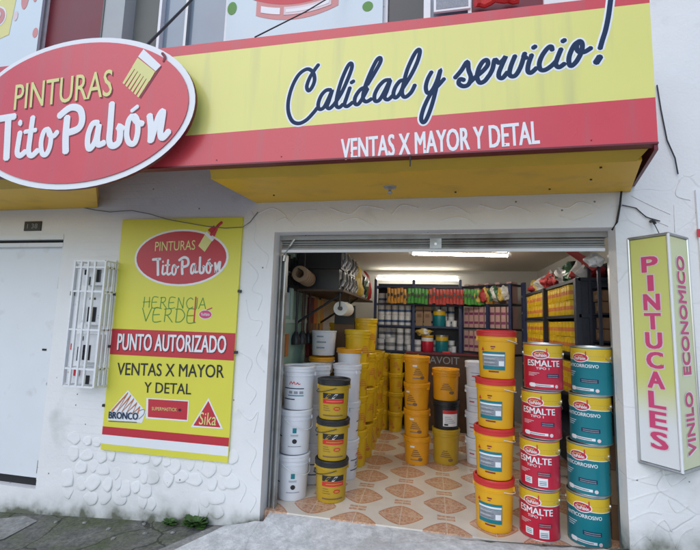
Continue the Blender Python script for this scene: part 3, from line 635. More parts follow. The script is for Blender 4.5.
# bristles as separate tapering tufts under a white ferrule
T0, T1, B1, B0 = [Vector((*p, 0)) for p in pb]
for k in range(6):
    a, b_ = k/6, (k+1)/6; tl, trr = T0.lerp(T1, a), T0.lerp(T1, b_); bl, br = B0.lerp(B1, a+.01), B0.lerp(B1, b_-.055)
    ml, mr = tl.lerp(bl, .35), trr.lerp(br, .35)
    g_poly(mb, MO, [(ml.x, ml.y), (mr.x, mr.y), (br.x, br.y), (bl.x, bl.y)], .0025, PALE_Y)
e0, e1 = T0.lerp(B0, .36), T1.lerp(B1, .36)
g_poly(mb, MO, [(T0.x, T0.y), (T1.x, T1.y), (e1.x, e1.y), (e0.x, e0.y)], .0032, PALE_Y)
mb.prism([MO(*p, .001) for p in G((238,66),(360,180),(322,220),(200,118))], (0, -.004, 0), WHITE_PRINT)
sh = G((330,215),(366,182),(215,412),(208,402)); g_poly(mb, MO, sh, .0015, DRED)
mb.build('brush_emblem', face, smooth=False, fix=False)
nk = G((366,92),(384,118),(376,150)); mb = MB(); g_stroke(mb, MO, nk, .010, .001, .003, DRED); mb.build('rim_crack', face)

# ------------------------------------------------------------------ hanging yellow board
BX0, BX1, BZ0, BZ1 = -1.594, -.311, .402, 2.592; BYF = -.024
bo = thing('wall_board', 'tall yellow and red dealer board with brand logos on the white wall', 'sign', (0,0,0))
mb = MB(); mb.box((BX0, BYF, BZ0), (BX1, -.002, BZ1), BOARD_Y)
pn = mb.build('panel', bo, smooth=False)
mb = MB()
for x, z in ((BX0-.012, 1.85), (BX0-.012, 1.35), (BX1+.01, 1.9), (BX1+.01, 1.35), (BX0-.012, .8)): mb.box((x-.014, -.03, z-.012), (x+.014, -.002, z+.012), BLACK)
mb.build('fixing', bo, smooth=False)
MBd = plane_map((0, BYF, 0), (1,0,0), (0,0,1), (0,-1,0))
def bp(u, v): q = ony(u, v, BYF); return (q.x, q.z)
def hband(mb, zl, zh, mt, h=.001): g_poly(mb, MBd, [(BX0, zl), (BX1, zl), (BX1, zh), (BX0, zh)], h, mt)
mb = MB(); zr1 = bp(175, 331)[1]; zr0 = bp(172, 357.5)[1]; hband(mb, zr0, zr1, BOARD_R)
zz = [bp(165, v)[1] for v in (432, 440.5, 450)]; hband(mb, zz[1], zz[0], BOARD_R); hband(mb, zz[2], zz[1], WHITE_PRINT, .0008)
def btext(mb, s, ul, vl, ur, vr, vtop, mt, bold=0, h=.003, shear=0):
    a = bp(ul, vl); b_ = bp(ur, vr); t_ = bp(ul, vtop); rot = math.atan2(b_[1]-a[1], b_[0]-a[0])
    g_text(mb, MBd, s, a[0], a[1], math.hypot(b_[0]-a[0], b_[1]-a[1]), t_[1]-a[1], h, mt, bold, rot, shear)
mb.build('colour_band', pn, smooth=False, fix=False)
mb = MB()
btext(mb, 'PUNTO AUTORIZADO', 117.6, 351, 226.8, 354.3, 334, DRED, .016, .002); btext(mb, 'PUNTO AUTORIZADO', 117, 350, 226, 353.3, 333.3, WHITE_PRINT, .013, .004)
btext(mb, 'VENTAS X MAYOR', 117, 375, 224, 378, 362.5, BLACK_P, .006); btext(mb, 'Y DETAL', 144, 392.5, 191, 394.5, 382, BLACK_P, .006)
mb.build('block_lettering', pn, smooth=False, fix=False)
THIN = {'H': [[(0,0),(.05,1)],[(.75,0),(.72,1)],[(-.1,.5),(.85,.56)]], 'E': [[(.75,1),(.05,.97),(0,0),(.8,.03)],[(0,.5),(.6,.54)]], 'R': [[(0,0),(.05,1.02)],[(-.08,.95),(.5,1),(.6,.75),(.4,.55),(.05,.5)],[(.25,.5),(.8,-.02)]],
        'N': [[(0,0),(.04,1)],[(.04,1),(.7,0)],[(.7,0),(.74,1.05)]], 'C': [[(.8,.85),(.5,1),(.12,.8),(0,.45),(.2,.08),(.5,0),(.85,.15)]], 'I': [[(.2,0),(.24,1)]], 'A': [[(-.05,0),(.42,1.03)],[(.42,1.03),(.85,0)],[(.12,.36),(.7,.38)]],
        'V': [[(-.05,1),(.4,0)],[(.4,0),(.9,1.06)]], 'D': [[(0,0),(.04,1)],[(-.1,.98),(.5,.95),(.85,.5),(.5,.06),(0,0)]]}
def thin_word(mb, word, ul, vl, ur, vtop, wd):
    a, b_, t_ = bp(ul, vl), bp(ur, vl), bp(ul, vtop); n_ = sum(.45 if c == 'I' else 1 for c in word); st = (b_[0]-a[0])/n_; x = a[0]; hh = t_[1]-a[1]
    for c in word:
        for st_ in THIN[c]: g_stroke(mb, MBd, [(x+p*st*.88, a[1]+q*hh) for p, q in st_], wd, .0012, .0008, GREEN_P, k=4 if len(st_) > 3 else 1, n=6)
        x += st*(.45 if c == 'I' else 1)
mb = MB(); thin_word(mb, 'HERENCIA', 143.5, 307.3, 208, 297, .0042); thin_word(mb, 'VERDE', 142, 321, 199, 308, .0048); mb.build('thin_lettering', pn)
def emblem(mb, M, cx, cz, ra, rb, with_brush=True, ks=.0215, h=.001):
    g_oval(mb, M, cx, cz, ra, rb, h, WHITE_PRINT); g_oval(mb, M, cx, cz, ra*.955, rb*.93, h+.0012, BOARD_R)
    for s_, k in TN: g_stroke(mb, M, [(cx+a*ra*.97+ra*.10, cz+b*rb*1.0-rb*.06) for a, b in s_], ks*k*ra/OA*.92, h+.0026, .0015, WHITE_PRINT, k=3, n=6)
    g_text(mb, M, 'PINTURAS', cx-.56*ra, cz+.22*rb, .86*ra, .34*rb, h+.0026, PALE_Y, .002, .03)
c0 = bp(180.5, 257.5); ex0 = bp(133.5, 258); ex1 = bp(227.5, 257); ra = (ex1[0]-ex0[0])/2; rb = (bp(180, 229)[1]-bp(180, 286)[1])/2
mb = MB(); emblem(mb, MBd, c0[0], c0[1], ra, rb)
def bpoly(pts, mt, h): g_poly(mb, MBd, [bp(*p) for p in pts], h, mt)
bpoly([(206,233),(213,240),(205,252),(198.5,246)], PALE_Y, .005); bpoly([(207,231.5),(214.5,239),(212.5,241.5),(205,234.5)], WHITE_PRINT, .006)
g_stroke(mb, MBd, [bp(211,235), bp(215.5,230), bp(218,226), bp(222,222.5)], .014, .004, .004, BOARD_R); bpoly([(208,230),(214,225.5),(218,229),(214.5,237)], BOARD_R, .005)
mb.build('oval_emblem', pn, fix=False)
mb = MB(); q = bp(205.5, 314.5); g_oval(mb, MBd, q[0], q[1], .068, .042, .002, WHITE_PRINT); g_oval(mb, MBd, q[0], q[1], .062, .037, .003, MAG); g_text(mb, MBd, 'TitoPabón', q[0]-.045, q[1]-.012, .09, .026, .0045, WHITE_PRINT, .01)
g_stroke(mb, MBd, [bp(196, 297), bp(194, 322)], .006, .003, .002, RED); g_stroke(mb, MBd, [bp(207,310), bp(212,308)], .005, .003, .002, MAG)
mb.build('small_emblem', pn, fix=False)
# the three brand marks at the bottom
mb = MB(); pts = [bp(109.5+ (i*4.0), 409 - (0 if i % 2 else 0)) for i in range(3)]
zig = [(112,411),(128,393),(117,412),(131,395.5),(122,412),(134,399),(127,412.5),(137,403),(133,413),(140,407),(138,413)]
g_poly(mb, MBd, [bp(*p) for p in ((107.5,420),(110,411),(128,390),(146,412),(142,423))], .0012, WHITE_PRINT)
g_stroke(mb, MBd, [bp(*p) for p in zig], .008, .0045, .0025, ORANGE_P, k=1)
btext(mb, 'BRONCO', 109, 418.3, 138.3, 419.8, 411.3, NAVY, .02, .008)
g_stroke(mb, MBd, [bp(109,421), bp(137,422.3)], .003, .006, .001, NAVY); g_stroke(mb, MBd, [bp(139,411), bp(144,409.5), bp(144,414), bp(139,419)], .004, .003, .001, GREY_P)
mb.build('scribble_logo', pn, smooth=False, fix=False)
mb = MB(); bpoly([(146.5,398),(189,400.5),(188,421.5),(146,418.5)], WHITE_PRINT, .0012); bpoly([(148.5,399),(188,401.5),(187,420),(148,417)], BOARD_R, .0024)
btext(mb, 'SUPERMASTICK', 152, 410.2, 177, 411.4, 406.8, PALE_Y, .0, .004); g_oval(mb, MBd, *bp(180,410), .015, .012, .004, BLACK_P)
mb.build('red_plate_logo', pn, smooth=False, fix=False)
mb = MB(); bpoly([(208.5,398),(223,429),(191,427)], WHITE_PRINT, .0012); bpoly([(208.5,401),(220.5,427.5),(193.5,425.5)], BOARD_R, .0024); btext(mb, 'Sika', 199, 424.5, 216, 425.5, 412, PALE_Y, .0, .004, .1)
mb.build('triangle_logo', pn, smooth=False, fix=False)

# ------------------------------------------------------------------ corner light-box sign at the right
lb = thing('lightbox_sign', 'tall wedge shaped light box sign with pink letters on faded green faces', 'sign', (0,0,0))
LA, LBv, LC = Vector((2.908, -.004, 0)), Vector((3.080, -.20, 0)), Vector((3.305, -.004, 0)); LZ0, LZ1 = .705, 2.352
def face_panel(a, b, mt, name, inset=.012):
    d = (b-a); L = d.length; d.normalize(); n = Vector((d.y, -d.x, 0)); 
    mb = MB(); p = a+d*inset; q = b-d*inset
    mb.prism([(p.x, p.y, LZ0+.014), (q.x, q.y, LZ0+.014), (q.x, q.y, LZ1-.014), (p.x, p.y, LZ1-.014)], -n*.006, mt)
    return mb.build(name, lb, smooth=False), plane_map(a, d, (0,0,1), n), L
f1, ML1, L1 = face_panel(LA, LBv, LB1, 'front_face'); f2, ML2, L2 = face_panel(LBv, LC, LB2, 'side_face')
mb = MB()
for p in (LA, LBv, LC): mb.tube([(p.x, p.y, LZ0), (p.x, p.y, LZ1)], .0105, TIN if p is not LBv else WHITE_METAL, 8)
for z in (LZ0, LZ1):
    for a, b in ((LA, LBv), (LBv, LC)): mb.tube([(a.x, a.y, z), (b.x, b.y, z)], .011, STEEL, 8)
mb.prism([(p.x, p.y, LZ0+.004) for p in (LA, LBv, LC)], (0, 0, .006), STEEL); mb.prism([(p.x, p.y, LZ1-.01) for p in (LA, LBv, LC)], (0, 0, .006), STEEL)
mb.build('frame', lb)
mb = MB(); word = 'PINTUCALES'; zt = 2.20; step = 0.1395
for i, ch in enumerate(word):
    z0 = zt-.118-i*step + .0; wd = .108 if ch != 'I' else .040; a0 = L1*.52-wd/2
    g_text(mb, ML1, ch, a0-.007, z0-.007, wd+.014, .118+.014, .0015, PINKPALE, .075); g_text(mb, ML1, ch, a0, z0, wd, .118, .003, MAG, .036)
mb.build('block_lettering', f1, smooth=False, fix=False)
mb = MB(); g_text(mb, ML2, 'VINILO', L2*.72, .795, .45, .135, .002, WHITE_PRINT, .05, math.pi/2); g_text(mb, ML2, 'VINILO', L2*.71, .805, .43, .12, .0035, MAG, .03, math.pi/2)
mb.build('block_lettering', f2, smooth=False, fix=False)
mb = MB(); g_text(mb, ML2, 'ECONOMICO', L2*.72, 1.34, .88, .135, .002, WHITE_PRINT, .05, math.pi/2); g_text(mb, ML2, 'ECONOMICO', L2*.71, 1.35, .86, .12, .0035, MAG, .03, math.pi/2)
mb.build('block_lettering', f2, smooth=False, fix=False)
mb = MB(); mb.tube([(3.07, -.005, 2.49), (3.07, -.04, 2.49), (3.075, -.05, 2.46)], .012, BLACK, 8); mb.tube([(3.072, -.04, 2.47), (3.08, -.10, 2.36)], .003, RUBBER, 6); mb.build('bracket', lb)
mb = MB(); p = ony(695, 190, -.01); mb.box((p.x, -.018, 1.55), (p.x+.5, -.002, p.z), WHITE_PRINT); q = ony(697, 233, -.02); mb.box((q.x, -.024, q.z-.03), (q.x+.3, -.018, q.z+.03), RED)
tag(mb.build('wall_notice', None, smooth=False), 'white plate with a red mark at the right edge beside the light box sign', 'notice')

# ------------------------------------------------------------------ meter cage
mc = thing('meter_cage', 'white barred cage over utility meters left of the yellow board', 'meter cage', (0,0,0))
GX0, GX1, GZ0, GZ1, GY = -1.94, -1.60, .985, 2.155, -.17
mb = MB(); mb.box((GX0-.17, -.012, GZ0-.02), (GX1-.03, -.0005, GZ1+.03), WHITE_METAL); mb.build('back_plate', mc, smooth=False)
mb = MB()
for x in (GX0, GX0+.075, GX0+.15, GX0+.225, GX1): mb.box((x-.009, GY-.009, GZ0), (x+.009, GY+.009, GZ1), WHITE_METAL)
for z in (GZ0, GZ0+.16, GZ0+.52, GZ0+.88, GZ1-.06, GZ1):
    mb.box((GX0+.010, GY-.006, z-.008), (GX1-.010, GY+.006, z+.008), WHITE_METAL)
    for x in (GX0, GX1): mb.box((x-.006, GY+.010, z-.007), (x+.006, -.012, z+.007), WHITE_METAL)
for y in (-.12, -.07): mb.box((GX1-.006, y-.006, GZ0+.01), (GX1+.006, y+.006, GZ1-.01), WHITE_METAL)
mb.build('bars', mc, smooth=False)
def meter(z, hh, dark):
    mb = MB(); mb.box((GX0+.03, -.10, z), (GX1-.06, -.013, z+hh), WHITE_METAL); a = mb.build('meter', mc, smooth=False)
    mb = MB()
    for (x0, x1, za, zb) in dark: mb.box((GX0+x0, -.108, z+za), (GX0+x1, -.1005, z+zb), GLASS_D)
    mb.build('meter_window', a, smooth=False)
meter(1.93, .19, [(.05, .09, .10, .15), (.10, .12, .0, .08), (.16, .23, .03, .15)]); meter(1.55, .30, [(.07, .10, .02, .16), (.13, .22, .03, .17), (.14, .2, .24, .26)])
meter(1.20, .26, [(.06, .09, .01, .14), (.12, .20, .02, .16), (.08, .11, .2, .24)]); meter(1.0, .15, [(.16, .22, .0, .08)])
mb = MB(); mb.box((GX0+.05, -.114, 1.07), (GX0+.11, -.1085, 1.13), RED); mb.build('red_seal', mc, smooth=False)
mb = MB(); mb.box((GX0-.11, -.018, 1.30), (GX0-.07, -.0125, 1.36), RED); mb.build('red_seal', mc, smooth=False)
mb = MB(); mb.tube([(GX0-.14, -.03, GZ0), (GX0-.14, -.03, GZ1)], .012, WHITE_METAL, 8); mb.box((GX0-.155, -.045, 1.83), (GX0-.125, -.02, 1.87), BLACK); mb.build('conduit', mc)

# ------------------------------------------------------------------ cables
def cable(pts, r, label, m_=None):
    mb = MB(); mb.tube(pts, r, m_ or RUBBER, 8); return tag(mb.build('cable', None), label, 'cable')
a = ony(146, 46, -.9); b = ony(216, -26, -.08); cable([b, a.lerp(b, .5)+Vector((0,0,-.008)), a, a+Vector((0,0,-.06))], .011, 'thick black cable running from the upstairs window down behind the oval sign')
a = ony(255, 37, -.9); b = ony(345, -12, -.08); cable([b, a.lerp(b, .5)+Vector((0,0,-.02)), a, a+Vector((0,0,-.1))], .005, 'thin dark wire crossing the upstairs banner with the red pail')
pts = [ony(u, v, -.010 if u < 120 or u > 246 else -.036) for u, v in ((58,204),(78,206.5),(95,210),(110,212),(121,211),(132,210.5),(150,214),(168,219.5),(185,222.5),(205,226),(225,228),(243,227),(250,222),(258,212))]
cable(pts, .004, 'thin grey wire sagging across the top of the yellow board', mat('grey_wire', (.16, .16, .16), .6))
cable([ony(657, 85, -.012), ony(661, 110, -.012), ony(667, 140, -.014), ony(675, 158, -.02), ony(678, 174, -.02)], .005, 'loose dark cable end hanging on the white wall right of the awning')
cable([ony(628, 178, -.03), ony(622, 186, -.03), ony(620, 205, -.02), ony(617, 222, -.01), ony(612, 230, -.004)], .008, 'black cable bundle dropping from the awning corner to the shutter')
cable([ony(622, 205, -.012), ony(636, 208, -.012), ony(646, 217, -.012), ony(660, 221, -.012)], .004, 'short crooked wire on the wall above the light box sign')

# ------------------------------------------------------------------ weeds at the foot of the wall
def weed(name, x, y, n, r, hgt, label):
    mb = MB(); z = gz(x)-.005
    for k in range(n):
        a = random.uniform(0, 2*math.pi); e = random.uniform(.15, 1.1); L = r*random.uniform(.6, 1.1)
        tip = Vector((x+math.cos(a)*L, min(-.01, y+math.sin(a)*L*.6-.01), z+hgt*random.uniform(.35, 1)*math.sin(e+.4)))
        base = Vector((x, y, z)); mid = base.lerp(tip, .6)+Vector((0,0,.012)); d = (tip-base); s = d.cross(Vector((0,0,1))).normalized()*L*random.uniform(.16, .28)
        up = Vector((0, 0, .006)); q = tip.lerp(mid, .4)
        mb.add([base, mid-s, q-s*.8+up, tip, q+s*.8+up, mid+s, mid+up], [(0,6,1),(1,6,2),(2,6,3),(3,6,4),(4,6,5),(5,6,0)], LEAF)
    return tag(mb.build(name, None, fix=False), label, 'weed')
weed('weed', -.80, -.05, 60, .075, .06, 'small low green weed sprouting at the wall foot, farther from the doorway')
weed('weed', -.56, -.05, 110, .12, .09, 'bigger bushy green weed at the wall foot nearer the doorway')

peb = None
for k, (x, y) in enumerate(((-1.62, -.10), (-1.31, -.17), (-1.05, -.06), (-.93, -.20), (-1.9, -.12), (-.70, -.16), (-1.15, -.30))):
    if peb is None:
        bm = bmesh.new(); bmesh.ops.create_icosphere(bm, subdivisions=2, radius=.016)
        for v in bm.verts: v.co = Vector((v.co.x*1.3, v.co.y, v.co.z*.7))*random.uniform(.85, 1.15)
        me = bpy.data.meshes.new('pebble'); bm.to_mesh(me); bm.free(); me.materials.append(SLAB); peb = bpy.data.objects.new('pebble', me); C.objects.link(peb); o = peb
        tag(peb, 'small grey pebble lying on the mossy pavement by the wall', 'pebble', 'pebbles along the wall foot')
    else: o = peb.copy(); C.objects.link(o)
    o.location = (x, y, gz(x)+.04*y+.004); o.rotation_euler.z = k*1.3; o.scale = (1, 1, 1)
# ------------------------------------------------------------------ pails and cans
def bail(mb, r, z, drop, m_, tube=.0035, yaw=0):
    pts = []
    for k in range(15):
        t = math.pi*k/14; x = r*math.cos(t); s_ = math.sin(t)
        y = -(r*1.02)*s_ ; pts.append((x*math.cos(yaw)-y*math.sin(yaw), x*math.sin(yaw)+y*math.cos(yaw), z-drop*s_))
    mb.tube(pts, tube, m_, 6)
def pail(name, label, cat, group, body, lid, h=.372, rb=.128, rt=.146, pitch=.40, loc=(0,0,0), rotz=0, lidmat=None, handle=None, hdrop=.13, hyaw=.9, seg=44):
    t = thing(name, label, cat, loc, rotz, group)
    r = lambda z: rb+(rt-rb)*z/h
    mb = MB(); mb.lathe([(rb-.012, 0), (rb-.002, .003), (rb, .012), (r(h*.80), h*.80), (r(h*.80)+.006, h*.805), (r(h*.80)+.007, h*.83), (r(h*.84), h*.835), (r(h*.90), h*.90), (r(h*.90)+.006, h*.905), (r(h*.9)+.006, h*.925), (rt, h*.93), (rt, h)], body, seg)
    mb.box((-rt-.012, -.02, h*.80), (-rt+.004, .02, h*.90), body); mb.box((rt-.004, -.02, h*.80), (rt+.012, .02, h*.90), body)
    mb.build('body', t)
    mb = MB(); mb.lathe([(rt+.004, h-.034), (rt+.009, h-.031), (rt+.009, h-.004), (rt+.012, h), (rt+.012, h+.012), (rt+.006, h+.020), (rt-.006, h+.020), (rt-.012, h+.006), (.02, h+.006)], lid, seg); mb.build('lid', t)
    if handle:
        mb = MB(); bail(mb, rt+.012, h*.85, hdrop, handle, yaw=hyaw); mb.build('handle', t)
    return t, cyl_map(rb, 0, rt, h)
ORD = ['bottom', 'second', 'third', 'fourth', 'fifth']
def posw(i, n): return 'bottom' if i == 0 else 'top' if i == n-1 else ('middle' if n == 3 else ['', 'second lowest', 'third lowest'][i])

# right stack 1: amber pails with red lids
SP = .4045
am, Mc = pail('paint_pail', 'bottom amber pail with red lid in the front stack beside the red cans', 'paint pail', 'amber red lidded pails stacked in the doorway', P_AMBER, P_RED, h=.385, rb=.141, rt=.155, loc=(0,0,0), handle=WHITE_METAL, hdrop=.04, hyaw=2.2)
mb = MB(); hf = .145
g_grid(mb, Mc, -.105, .08, .075, .225, .0025, CAN_T, 12); g_grid(mb, Mc, -.10, .075, .105, .185, .004, GREY_P, 12); g_grid(mb, Mc, -.10, .075, .19, .205, .004, WHITE_PRINT, 12)
for k in range(4): g_grid(mb, Mc, -.09, .02-.02*(k % 2), .118+.016*k, .1205+.016*k, .0052, WHITE_PRINT if k % 2 else NAVY, 8)
g_grid(mb, Mc, .03, .07, .11, .15, .0055, WHITE_PRINT, 5); g_grid(mb, Mc, -.05, .03, .055, .066, .0025, DRED, 6)
mb.build('label', am, smooth=False, fix=False)
mb = MB(); g_poly(mb, Mc, [(-.115, .232), (-.085, .232), (-.10, .262)], .0025, P_RED); mb.build('triangle_mark', am, smooth=False, fix=False)
mb = MB(); g_grid(mb, Mc, -.03, .005, .262, .272, .0025, DRED, 4); g_grid(mb, Mc, -.026, -.004, .246, .252, .0025, DRED, 4)
mb.build('small_print', am, smooth=False, fix=False)
offs = [(1.942, .325), (1.948, .325), (1.962, .325), (1.976, .325)]
am.location = (*offs[0], 0); am.rotation_euler.z = R(-16)
for i in (1, 2, 3): dup(am, (offs[i][0], offs[i][1], SP*i), R((-17, -20, -14)[i-1]), f'{posw(i,4)} amber pail with red lid in the four high stack beside the red cans')
# right stacks 2 and 3: metal cans
def can(name, label, group, colr, word, sub, stick):
    t = thing(name, label, 'paint can', (0,0,0), 0, group); r = .150; h = .372
    mb = MB(); mb.lathe([(r-.01, .004), (r, .008), (r, h*.80), (r+.0015, h*.81), (r, h*.82), (r, h*.97), (r+.002, h-.006)], colr, 48); body = mb.build('body', t)
    mb = MB(); mb.lathe([(r-.006, 0), (r+.0015, 0), (r+.002, .004), (r+.0005, .006), (r-.003, .006)], TIN, 48, cap=False); mb.build('bottom_rim', t)
    mb = MB(); mb.lathe([(r+.001, h-.006), (r+.004, h-.005), (r+.004, h+.004), (r-.004, h+.004), (r-.006, h-.006), (.02, h-.006)], TIN, 48); mb.build('lid', t)
    Mk = cyl_map(r, 0)
    mb = MB(); wave = lambda a: .262 - .10*a*.25 + .006*math.sin(a*9)
    hw = math.pi*r
    g_grid(mb, Mk, -hw, hw, lambda a: .275-.012*math.sin(a*4+.6), h-.012, .0012, CAN_Y, 60); g_grid(mb, Mk, -hw, hw, lambda a: .270-.012*math.sin(a*4+.6), lambda a: .2752-.012*math.sin(a*4+.6), .0016, WHITE_PRINT, 60)
    mb.build('yellow_band', t, smooth=True, fix=False)
    for s_ in (-1, 1):
        mb = MB(); mb.tube([(s_*(r+.000), 0, h*.78), (s_*(r+.008), 0, h*.78)], .017, TIN, 14); mb.build('ear', t)
    mb = MB(); bail(mb, r+.007, h*.78, .10, TIN, .0025, 2.7); mb.build('handle', t)
    L = MB(); cx, cz = (-.02, .287)
    g_oval(L, Mk, cx, cz, .068, .038, .0022, WHITE_PRINT); g_oval(L, Mk, cx, cz, .061, .031, .0034, CAN_R if word[0] == 'A' else P_RED); g_text(L, Mk, 'TitoPabón', cx-.048, cz-.020, .094, .026, .0048, WHITE_PRINT, .02, .03); g_text(L, Mk, 'PINTURAS', cx-.036, cz+.008, .062, .011, .0048, PALE_Y, .01, .03)
    g_grid(L, Mk, cx+.044, cx+.052, cz+.012, cz+.052, .0048, P_RED, 2)
    L.build('oval_emblem', t, smooth=False, fix=False)
    mb = MB()
    if word[0] == 'E':
        g_text(mb, Mk, word, -.128, .192, .262, .050, .0024, WHITE_PRINT, .022, -.0); mb.build('lettering', t, smooth=False, fix=False); mb = MB(); g_text(mb, Mk, sub, -.055, .166, .098, .019, .0024, WHITE_PRINT, .015)
        for k in range(3): g_grid(mb, Mk, -.12, -.03-.02*k, .135-.011*k, .139-.011*k, .0024, PINKPALE, 6)
        g_grid(mb, Mk, .025, .125, .104, .134, .0024, NAVY if not stick else DRED, 8)
        for k in range(2): g_grid(mb, Mk, .03, .115, .108+.014*k, .113+.014*k, .0036, GREY_P, 8)
    else:
        g_text(mb, Mk, word, -.150, .210, .265, .027, .0024, WHITE_PRINT, .016); mb.build('lettering', t, smooth=False, fix=False); mb = MB()
        for k in range(3): g_grid(mb, Mk, -.14, -.06-.012*k, .168-.016*k, .173-.016*k, .0024, POSTER, 6)
        g_grid(mb, Mk, -.02, .11, .092, .122, .0024, NAVY, 8)
        for k in range(2): g_grid(mb, Mk, -.01, .10, .097+.013*k, .102+.013*k, .0036, GREY_P, 8)
    mb.build('fine_print', t, smooth=False, fix=False)
    mb = MB()
    if stick:
        for a0, a1, z0, z1 in ((-.075, -.015, .035, .085), (.03, .10, .025, .088)):
            mb = MB(); g_grid(mb, Mk, a0, a1, z0, z1, .0024, WHITE_PRINT, 6)
            for k in range(3): g_grid(mb, Mk, a0+.008, a1-.010, z0+.010+.013*k, z0+.016+.013*k, .0036, GREY_P if k != 1 else CAN_T, 5)
            mb.build('sticker', t, smooth=False, fix=False)
    else:
        g_grid(mb, Mk, -.115, .075, .030, .050, .0024, WHITE_PRINT, 12); g_grid(mb, Mk, -.105, -.065, .024, .056, .0036, WHITE_PRINT, 4); g_grid(mb, Mk, -.06, .05, .036, .044, .0036, GREY_P, 6); mb.build('sticker', t, smooth=False, fix=False)
        mb = MB(); g_oval(mb, Mk, .10, .036, .014, .014, .0024, PINKPALE); mb.build('seal', t, smooth=False, fix=False)
    return t
GC = 'red enamel cans stacked in the doorway'
r0 = can('paint_can', 'bottom red enamel can with white stickers in the middle doorway stack', GC, CAN_R, 'ESMALTE', 'TIPO 1', True)
r1 = can('paint_can', 'top red enamel can of the middle doorway stack, beside the amber pails', GC, CAN_R, 'ESMALTE', 'TIPO 1', False)
PC = .382
P2 = [(2.290, .300), (2.302, .300), (2.324, .302), (2.346, .304)]
r0.location = (*P2[0], 0); r0.rotation_euler.z = R(-25)
dup(r0, (*P2[1], PC), R(-30), 'second lowest red enamel can with white stickers in the middle doorway stack')
r1.location = (*P2[3], PC*3); r1.rotation_euler.z = R(-13); r1['label'] = 'top red enamel can of the middle doorway stack, beside the amber pails'
dup(r1, (*P2[2], PC*2), R(-24), 'red enamel can directly below the topmost in the middle doorway stack')
GT = 'teal anticorrosive cans stacked in the doorway'
t0 = can('paint_can', 'bottom teal anticorrosive can on the doorway floor at the right jamb', GT, CAN_T, 'ANTICORROSIVO', '', False)
P3 = [(2.650, .285), (2.664, .285), (2.692, .287), (2.716, .290)]
t0.location = (*P3[0], 0); t0.rotation_euler.z = R(-26)
for i in (1, 2, 3): dup(t0, (*P3[i], PC*i-.004*i), R((-38, -36, -44)[i-1]), f'{posw(i,4)} teal anticorrosive can of the stack beside the right jamb')

# left stack A: white pails
GW = 'white pails stacked inside the left jamb'
wa, Mw = pail('paint_pail', 'x', 'paint pail', GW, P_WHITE, P_WHITE, h=.385, rb=.137, rt=.150, handle=WHITE_METAL, hdrop=.10, hyaw=.9)
mb = MB(); g_grid(mb, Mw, -.012, .022, .20, .245, .0025, CAN_T, 4); g_grid(mb, Mw, -.03, .04, .178, .184, .0025, GREY_P, 4); g_grid(mb, Mw, -.028, .038, .168, .172, .0025, GREY_P, 4); g_oval(mb, Mw, .008, .125, .021, .021, .0025, BLACK_P); g_grid(mb, Mw, -.05, .07, .075, .081, .0025, GREY_P, 6); g_grid(mb, Mw, -.19, -.125, .155, .165, .0025, NAVY, 8); g_grid(mb, Mw, .15, .20, .21, .22, .0025, NAVY, 8)
mb.build('label', wa, smooth=False, fix=False)
wb, Mw = pail('paint_pail', 'x', 'paint pail', GW, P_WHITE, P_WHITE, h=.385, rb=.137, rt=.150)
mb = MB()
for q in ([(-.075, .235), (-.06, .262), (-.045, .242), (-.032, .262), (-.02, .238)], [(-.01, .238), (.0, .255), (.012, .238), (.024, .245)]): g_stroke(mb, Mw, q, .0035, .002, .001, RED)
g_grid(mb, Mw, -.14, .06, .195, .204, .0025, NAVY, 10); g_grid(mb, Mw, -.14, -.02, .095, .104, .0025, NAVY, 10)
for k in range(3): g_grid(mb, Mw, -.08+.05*k, -.045+.05*k, .15, .175, .0025, GREY_P, 4); g_grid(mb, Mw, -.09+.05*k, -.04+.05*k, .13, .138, .0025, CAN_T, 4)
mb.build('label', wb, smooth=False, fix=False)
wa.location = (.128, .445, 0); wa.rotation_euler.z = R(18); wa['label'] = 'bottom white pail of the front stack inside the left jamb'
dup(wa, (.134, .450, .405), R(14), 'middle white pail with thin wire handle in the front stack inside the left jamb')
wb.location = (.150, .46, .81); wb.rotation_euler.z = R(12); wb['label'] = 'top white pail with red scribble and navy lines in the left front stack'
# white pails behind
wb2 = [(.20, .86), (.50, 1.06)]
nm = ['white stack behind the front white pails', 'white stack behind the mustard pails']
for k, (x, y) in enumerate(wb2):
    for i in range(3): dup(wb, (x+.004*i, y, .392*i), R(60+25*i+40*k), f'{posw(i,3)} pail of the {nm[k]}', 'white pails in the second row at the left')
# purple print
mb = MB(); 
# mustard pails with black lids
my, Mm = pail('paint_pail', 'bottom mustard pail with black lid inside the left of the doorway', 'paint pail', 'mustard black lidded pails stacked at the left', P_MUST, BLACK, h=.348, rb=.136, rt=.150, handle=BLACK, hdrop=.05, hyaw=-1.3)
mb = MB(); g_grid(mb, Mm, -.085, .115, .195, .245, .0022, BLACK_P, 12)
for k in range(2): g_poly(mb, Mm, [(-.06+.06*k, .198), (-.04+.06*k, .198), (-.005+.06*k, .238), (-.03+.06*k, .238)], .0035, P_MUST if k == 0 else WHITE_PRINT)
g_grid(mb, Mm, -.085, .115, .150, .19, .0022, P_RED, 12); g_grid(mb, Mm, -.05, .10, .166, .176, .0034, ORANGE_P, 10); g_grid(mb, Mm, -.085, .115, .035, .047, .0022, BROWN, 12)
g_oval(mb, Mm, .05, .105, .032, .018, .0022, P_RED); g_oval(mb, Mm, .05, .105, .022, .008, .0034, P_MUST)
for k in range(3): g_grid(mb, Mm, -.08, -.03+.01*k, .125-.02*k, .130-.02*k, .0022, BROWN, 6)
mb.build('label', my, smooth=False, fix=False)
my.location = (.498, .495, 0); my.rotation_euler.z = R(14)
dup(my, (.498, .495, .368), R(10), 'middle mustard pail with black lid in the three high stack at the left')
dup(my, (.494, .495, .736), R(6), 'top mustard pail with black lid in the three high stack at the left')

